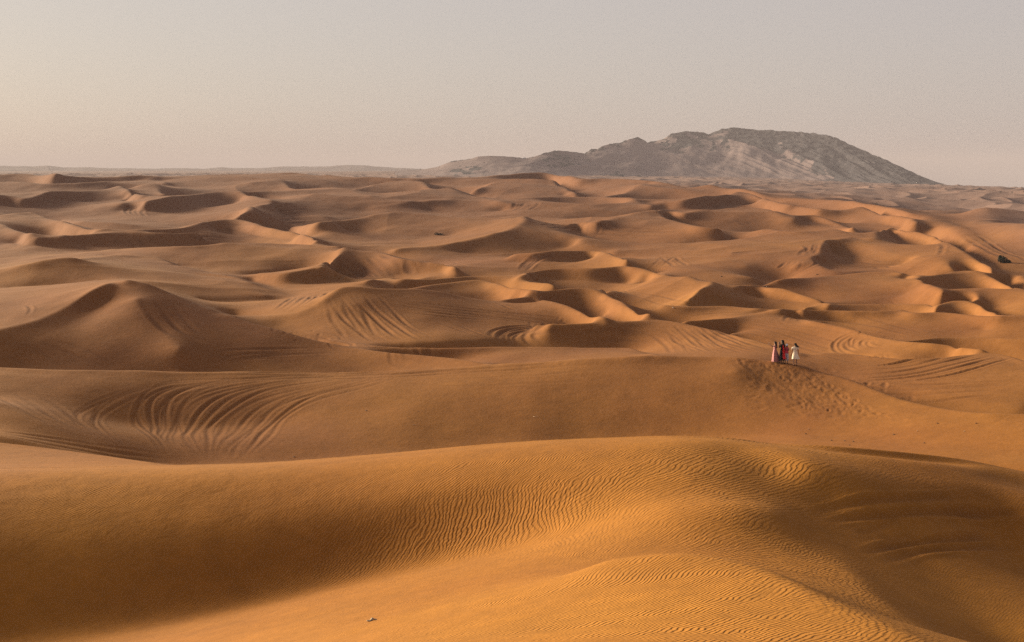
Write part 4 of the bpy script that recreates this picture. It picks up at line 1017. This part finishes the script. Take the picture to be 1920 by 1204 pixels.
# ---- shrubs
def leaf_material(name, c):
    m = mat(name, c, .7, .2, vary=.35, scale=3); return m
M_LEAF = leaf_material('shrub_leaf', (.026, .029, .016)); M_TWIG = mat('shrub_wood', (.07, .05, .035), .9); M_DRY = leaf_material('dry_leaf', (.055, .038, .026))
def shrub(name, loc, w_, h_, nleaf, seed, leafm, lobes=4, rz=0, dx=None):
    rg = random.Random(seed); root = empty(name, loc, rz)
    cl = [(rg.uniform(-.36, .36) * w_, rg.uniform(-.25, .25) * w_, rg.uniform(.22, .48) * h_, rg.uniform(.22, .34) * w_, rg.uniform(.32, .5) * h_) for _ in range(lobes)]
    if dx: cl = dx
    vs, fs = [], []
    for k in range(nleaf):
        c = cl[rg.randrange(len(cl))]
        while True:
            p = Vector((rg.uniform(-1, 1), rg.uniform(-1, 1), rg.uniform(-1, 1)))
            if .35 < p.length < 1: break
        p = Vector((c[0] + p.x * c[3], c[1] + p.y * c[3], max(c[2] + p.z * c[4], .02)))
        a = Vector((rg.uniform(-1, 1), rg.uniform(-1, 1), rg.uniform(-.3, 1))).normalized(); b = a.cross(Vector((rg.uniform(-1, 1), rg.uniform(-1, 1), rg.uniform(-1, 1)))).normalized()
        L_ = .055 * w_ * rg.uniform(.6, 1.3); i = len(vs)
        vs += [p - b * L_ * .3, p + a * L_ * .5, p + b * L_ * .3, p + a * L_]; fs += [(i, i + 1, i + 2), (i + 1, i + 3, i + 2), ]
    pymesh('foliage', vs, fs, leafm, root, False)
    for k in range(5):
        c = cl[k % len(cl)]; tip = Vector((c[0] * 1.1, c[1] * 1.1, c[2] + c[4] * .5)); vs, fs = [], []
        for q in range(5):
            t = q / 4; p = Vector((tip.x * t ** 1.3, tip.y * t ** 1.3, tip.z * t - .05)); r_ = .022 * w_ * (1 - .75 * t)
            for i in range(6): vs.append((p.x + r_ * math.cos(i * 1.0472), p.y + r_ * math.sin(i * 1.0472), p.z))
            if q:
                for i in range(6): j = (i + 1) % 6; fs.append(((q - 1) * 6 + i, (q - 1) * 6 + j, q * 6 + j, q * 6 + i))
        pymesh('stem', vs, fs, M_TWIG, root)
    return root
def copy_tree(o, loc, sc, rz):
    r = o.copy(); COL.objects.link(r); r.location = loc; r.scale = (sc, sc, sc); r.rotation_euler = (0, 0, rz)
    for ch in o.children:
        c = ch.copy(); COL.objects.link(c); c.parent = r
    return r
g = ground_at(1884, 493); k_ = np.hypot(g[0], g[1]) / F
u = k_
b1 = shrub('desert_shrub', (g[0], g[1], g[2] + .0), 24 * u, 17 * u, 6500, 3, M_LEAF, dx=[(-6 * u, 0, 6.5 * u, 6.5 * u, 7 * u), (-1 * u, 0, 4.5 * u, 6.5 * u, 6.5 * u), (5.5 * u, -1 * u, 1.0 * u, 5.5 * u, 5 * u), (9 * u, 0, -1.5 * u, 3.2 * u, 4 * u), (-8 * u, 1 * u, 9 * u, 3 * u, 5 * u)])
tag(b1, 'dark green leaning shrub on the right-hand sand slope near the frame edge', 'shrub')
g = ground_at(823, 440); k_ = np.hypot(g[0], g[1]) / F
b2 = shrub('dead_shrub', (g[0], g[1], g[2]), 20 * k_, 5 * k_, 900, 5, M_DRY, dx=[(-5 * k_, 0, 1.5 * k_, 4.5 * k_, 2.6 * k_), (3 * k_, 1 * k_, 1 * k_, 5.5 * k_, 2.2 * k_), (-1 * k_, -1 * k_, .5 * k_, 6 * k_, 2 * k_)])
tag(b2, 'low dead brown shrub lying in the smooth hollow left of the sharp sand peak', 'shrub')
proto = None
def hit(px, py, kind):
    # first surface met by the ray: dune sheet or mountain flank
    if kind == 'm':
        a, sl = ray(px, py); c = int(np.argmin(np.abs(azm - a))); rr = rm[:, c]; zz = zm[:, c]
        k = np.nonzero(zz > EYE - rr * sl)[0]
        if len(k): return np.array([rr[k[0]] * math.sin(a), rr[k[0]] * math.cos(a), zz[k[0]]])
    return ground_at(px, py)
far = [(1339, 305, 9, 'm', 'shrub high on the pale mountain flank, largest of the scattered dark ones'), (1306, 314, 5, 'm', 'small shrub low on the pale mountain flank, left of the largest one'),
       (1534, 330, 7, 'm', 'dark shrub at the mountain foot, below the rocky shoulder'), (1530, 324, 4, 'm', 'tiny shrub just above the dark one at the mountain foot'), (1554, 326, 4, 'm', 'tiny shrub to the right of the dark one at the mountain foot'),
       (1692, 338, 6, 'm', 'shrub on the right skirt of the mountain, upper of two'), (1719, 343, 6, 'm', 'shrub on the right skirt of the mountain, lower of two'),
       (1645, 383, 8, 'g', 'low shrub alone on the pale plain right of centre'), (1767, 348, 9, 'g', 'wide shrub where the mountain slope meets the plain'), (1834, 357, 7, 'g', 'biggest shrub on the right skyline of the plain'),
       (1825, 354, 4, 'g', 'tiny shrub on the right skyline, left of the biggest one'), (1857, 359, 4, 'g', 'tiny shrub on the right skyline, next right of the biggest one'), (1877, 361, 5, 'g', 'small shrub on the right skyline, second from the frame edge'), (1898, 362, 6, 'g', 'small shrub on the right skyline, nearest the frame edge'),
       (788, 318.3, 5, 'm', 'tiny dark bush left of the hill foot on the far skyline')]
for i, (px, py, wpx, kind, lab) in enumerate(far):
    g = hit(px, py, kind)
    if g is None: continue
    wd_ = wpx * math.hypot(g[0], g[1]) / F
    if proto is None:
        proto = shrub('desert_shrub', (g[0], g[1], g[2] - .1), 1.0, .6, 420, 17, M_LEAF); o = proto; o.scale = (wd_,) * 3
    else: o = copy_tree(proto, (g[0], g[1], g[2] - .1), wd_, i * 1.3)
    tag(o, lab, 'shrub', 'dark shrubs scattered over the far plain and mountain')

# ---- the white car on the low hill under the mountain
M_CAR = mat('white_paint', (.72, .72, .72), .35, .5, vary=.03); M_GLASS = mat('dark_glass', (.03, .035, .04), .15, .5); M_TYRE = mat('rubber', (.02, .02, .02), .9); M_RIM = mat('alloy', (.4, .4, .4), .4, .5, metal=.8)
g = hit(983, 298.0, 'm')
if g is None: g = ground_at(983, 320)
car = empty('parked_car', g, math.radians(4)); tag(car, 'small white off-road car on the far hill left of the mountain', 'car')
def prism(name, prof, y0, y1, m, parent, inset=0.0, bev=.04):
    n = len(prof); vs = [(x, y0, z) for x, z in prof] + [(x, y1, z) for x, z in prof]
    fs = [tuple(range(n)), tuple(range(2 * n - 1, n - 1, -1))] + [(i, i + n, (i + 1) % n + n, (i + 1) % n) for i in range(n)]
    o = pymesh(name, vs, fs, m, parent, False); b = o.modifiers.new('bevel', 'BEVEL'); b.width = bev; b.segments = 2; return o
prism('body', [(-2.35, .45), (-2.4, .9), (-2.3, 1.08), (-1.0, 1.12), (-.45, 1.72), (1.9, 1.76), (2.28, 1.15), (2.35, .5), (1.95, .42), (1.0, .42), (-1.0, .42), (-1.9, .42)], -.92, .92, M_CAR, car, bev=.08)
prism('window', [(-.80, 1.14), (-.36, 1.62), (1.78, 1.65), (2.02, 1.16)], -.935, .935, M_GLASS, car)
prism('windscreen', [(-1.0, 1.135), (-.93, 1.21), (-.52, 1.665), (-.49, 1.70), (-.45, 1.66), (-.9, 1.135)], -.78, .78, M_GLASS, car, bev=.01)
for x in (-1.5, 1.45):
    for y in (-.86, .86):
        vs, fs = [], []
        for yy, r_ in ((-.12, .30), (-.10, .38), (.10, .38), (.12, .30)):
            for i in range(20): vs.append((r_ * math.cos(i * math.pi / 10), yy, r_ * math.sin(i * math.pi / 10)))
        for k in range(3):
            for i in range(20): j = (i + 1) % 20; fs.append((k * 20 + i, k * 20 + j, (k + 1) * 20 + j, (k + 1) * 20 + i))
        fs += [tuple(range(20)), tuple(range(79, 59, -1))]
        wh = pymesh('wheel', vs, fs, M_TYRE, car, False); wh.location = (x, y, .38)
        vs2 = [(v[0] * .55, v[1] * 1.06, v[2] * .55) for v in vs]; pymesh('rim', vs2, fs, M_RIM, wh, False)

# ---- litter, sticks and stones on the sand
M_DULL = mat('dull_scrap', (.30, .25, .22), .8); M_SCRAP = mat('pale_scrap', (.36, .29, .20), .8, vary=.1, scale=30); M_STICK = mat('bleached_wood', (.42, .30, .20), .9); M_STONE = mat('dark_stone', (.055, .035, .025), .9)
def scrap(name, px, py, lpx, seed, m=None):
    g = ground_at(px, py); L_ = lpx * np.hypot(g[0], g[1]) / F; rg = random.Random(seed)
    bm = bmesh.new(); bmesh.ops.create_icosphere(bm, subdivisions=3, radius=.5)
    for v in bm.verts:
        t = v.co.x; k = 1 + .35 * math.sin(t * 14 + seed) + rg.uniform(-.12, .12)
        v.co = Vector((v.co.x, v.co.y * .26 * k + .10 * math.sin(t * 6), v.co.z * .20 * k + .05 * math.sin(t * 9 + seed)))
    me = bpy.data.meshes.new(name); bm.to_mesh(me); bm.free()
    o = link(name, me, m or M_SCRAP); o.scale = (L_,) * 3; o.location = (g[0], g[1], g[2] + .09 * L_); o.rotation_euler = (0, 0, .35 + seed * .1)
    return o
tag(scrap('crumpled_scrap', 697, 1164, 22, 1), 'crumpled pale scrap lying on the bright sand at the bottom of the near dune', 'litter')
tag(scrap('crumpled_scrap', 686, 770, 5, 2, M_DULL), 'white scrap on the brown dune face, left of the two thin sticks', 'litter')
tag(scrap('crumpled_scrap', 783, 771, 3, 3), 'tiny pale scrap on the dune face, above a thin stick', 'litter')
tag(scrap('crumpled_scrap', 1516, 805, 4, 4, M_DULL), 'pale scrap on flat sand below the footprints, left end of a drag mark', 'litter')
tag(scrap('crumpled_scrap', 1566, 788, 4, 5), 'pale scrap right below the trampled footprints', 'litter')
tag(scrap('crumpled_scrap', 1720, 808.5, 4, 6), 'pale scrap on the flat sand at right, left one of two', 'litter')
tag(scrap('crumpled_scrap', 1808, 809, 4, 7), 'pale scrap on the flat sand at right, right one of two', 'litter')
tag(scrap('crumpled_scrap', 1262, 577.5, 6, 8, M_DULL), 'white scrap in the hollow before the bright pointed dune', 'litter')
tag(scrap('crumpled_scrap', 544, 860, 3, 9), 'pale speck of litter just above the near crest at the skid marks', 'litter')
def stick(px, py, lpx, seed, rz):
    g = ground_at(px, py); L_ = lpx * np.hypot(g[0], g[1]) / F; vs, fs = [], []
    for q in range(7):
        t = q / 6; p = Vector(((t - .5), .1 * math.sin(t * 5 + seed), .05 + .22 * t * t)); r_ = .045 * (1 - .6 * t)
        for i in range(7): vs.append((p.x, p.y + r_ * math.cos(i * .8976), p.z + r_ * math.sin(i * .8976)))
        if q:
            for i in range(7): j = (i + 1) % 7; fs.append(((q - 1) * 7 + i, (q - 1) * 7 + j, q * 7 + j, q * 7 + i))
    fs += [tuple(range(6, -1, -1)), tuple(range(42, 49))]
    o = pymesh('stick', vs, fs, M_STICK, None); o.location = (g[0], g[1], g[2]); o.scale = (L_,) * 3; o.rotation_euler = (0, 0, rz); return o
tag(stick(779, 797, 9, 1, .4), 'thin bleached stick on the dune face, left one of two', 'stick')
tag(stick(1004, 782, 9, 2, -.3), 'thin bleached stick on the dune face, right one of two', 'stick')
sp_ = [(1758, 794), (1830, 794), (1676, 815), (1511, 814), (1559, 826), (1584, 827), (1600, 828), (1593, 835), (1733, 831), (551, 857), (1353, 519), (1532, 515)]
st0 = None
for i, (px, py) in enumerate(sp_):
    g = ground_at(px, py); L_ = 3.2 * np.hypot(g[0], g[1]) / F
    if st0 is None:
        bm = bmesh.new(); bmesh.ops.create_icosphere(bm, subdivisions=2, radius=.5)
        rg = random.Random(4)
        for v in bm.verts: v.co = Vector((v.co.x * 1.2, v.co.y * .9, v.co.z * .6)) * rg.uniform(.85, 1.12)
        me = bpy.data.meshes.new('stone'); bm.to_mesh(me); bm.free(); st0 = link('stone', me, M_STONE); o = st0
    else:
        o = st0.copy(); COL.objects.link(o)
    o.location = (g[0], g[1], g[2] + .12 * L_); o.scale = (L_,) * 3; o.rotation_euler = (0, 0, i * .9)
    tag(o, 'small dark stone half sunk in bare sand', 'stone', 'small dark stones on the sand')
STL = {0: 'dark stone at right, left one of the upper pair below the wide dune crest', 1: 'dark stone at right, right one of the upper pair below the wide dune crest', 2: 'dark stone alone in the middle of the flat sand at right', 8: 'dark stone on the flat sand at right, just above the near crest', 9: 'dark stone above the near crest beside the skid marks', 10: 'dark stone in the middle distance, above the bright pointed dune', 11: 'dark stone in the middle distance, on the trampled track'}
for i, o in enumerate([o for o in COL.objects if o.name.startswith('stone')]):
    if i in STL: o['label'] = STL[i]
    else: o['label'] = 'small dark stone on the flat sand just above the near crest'
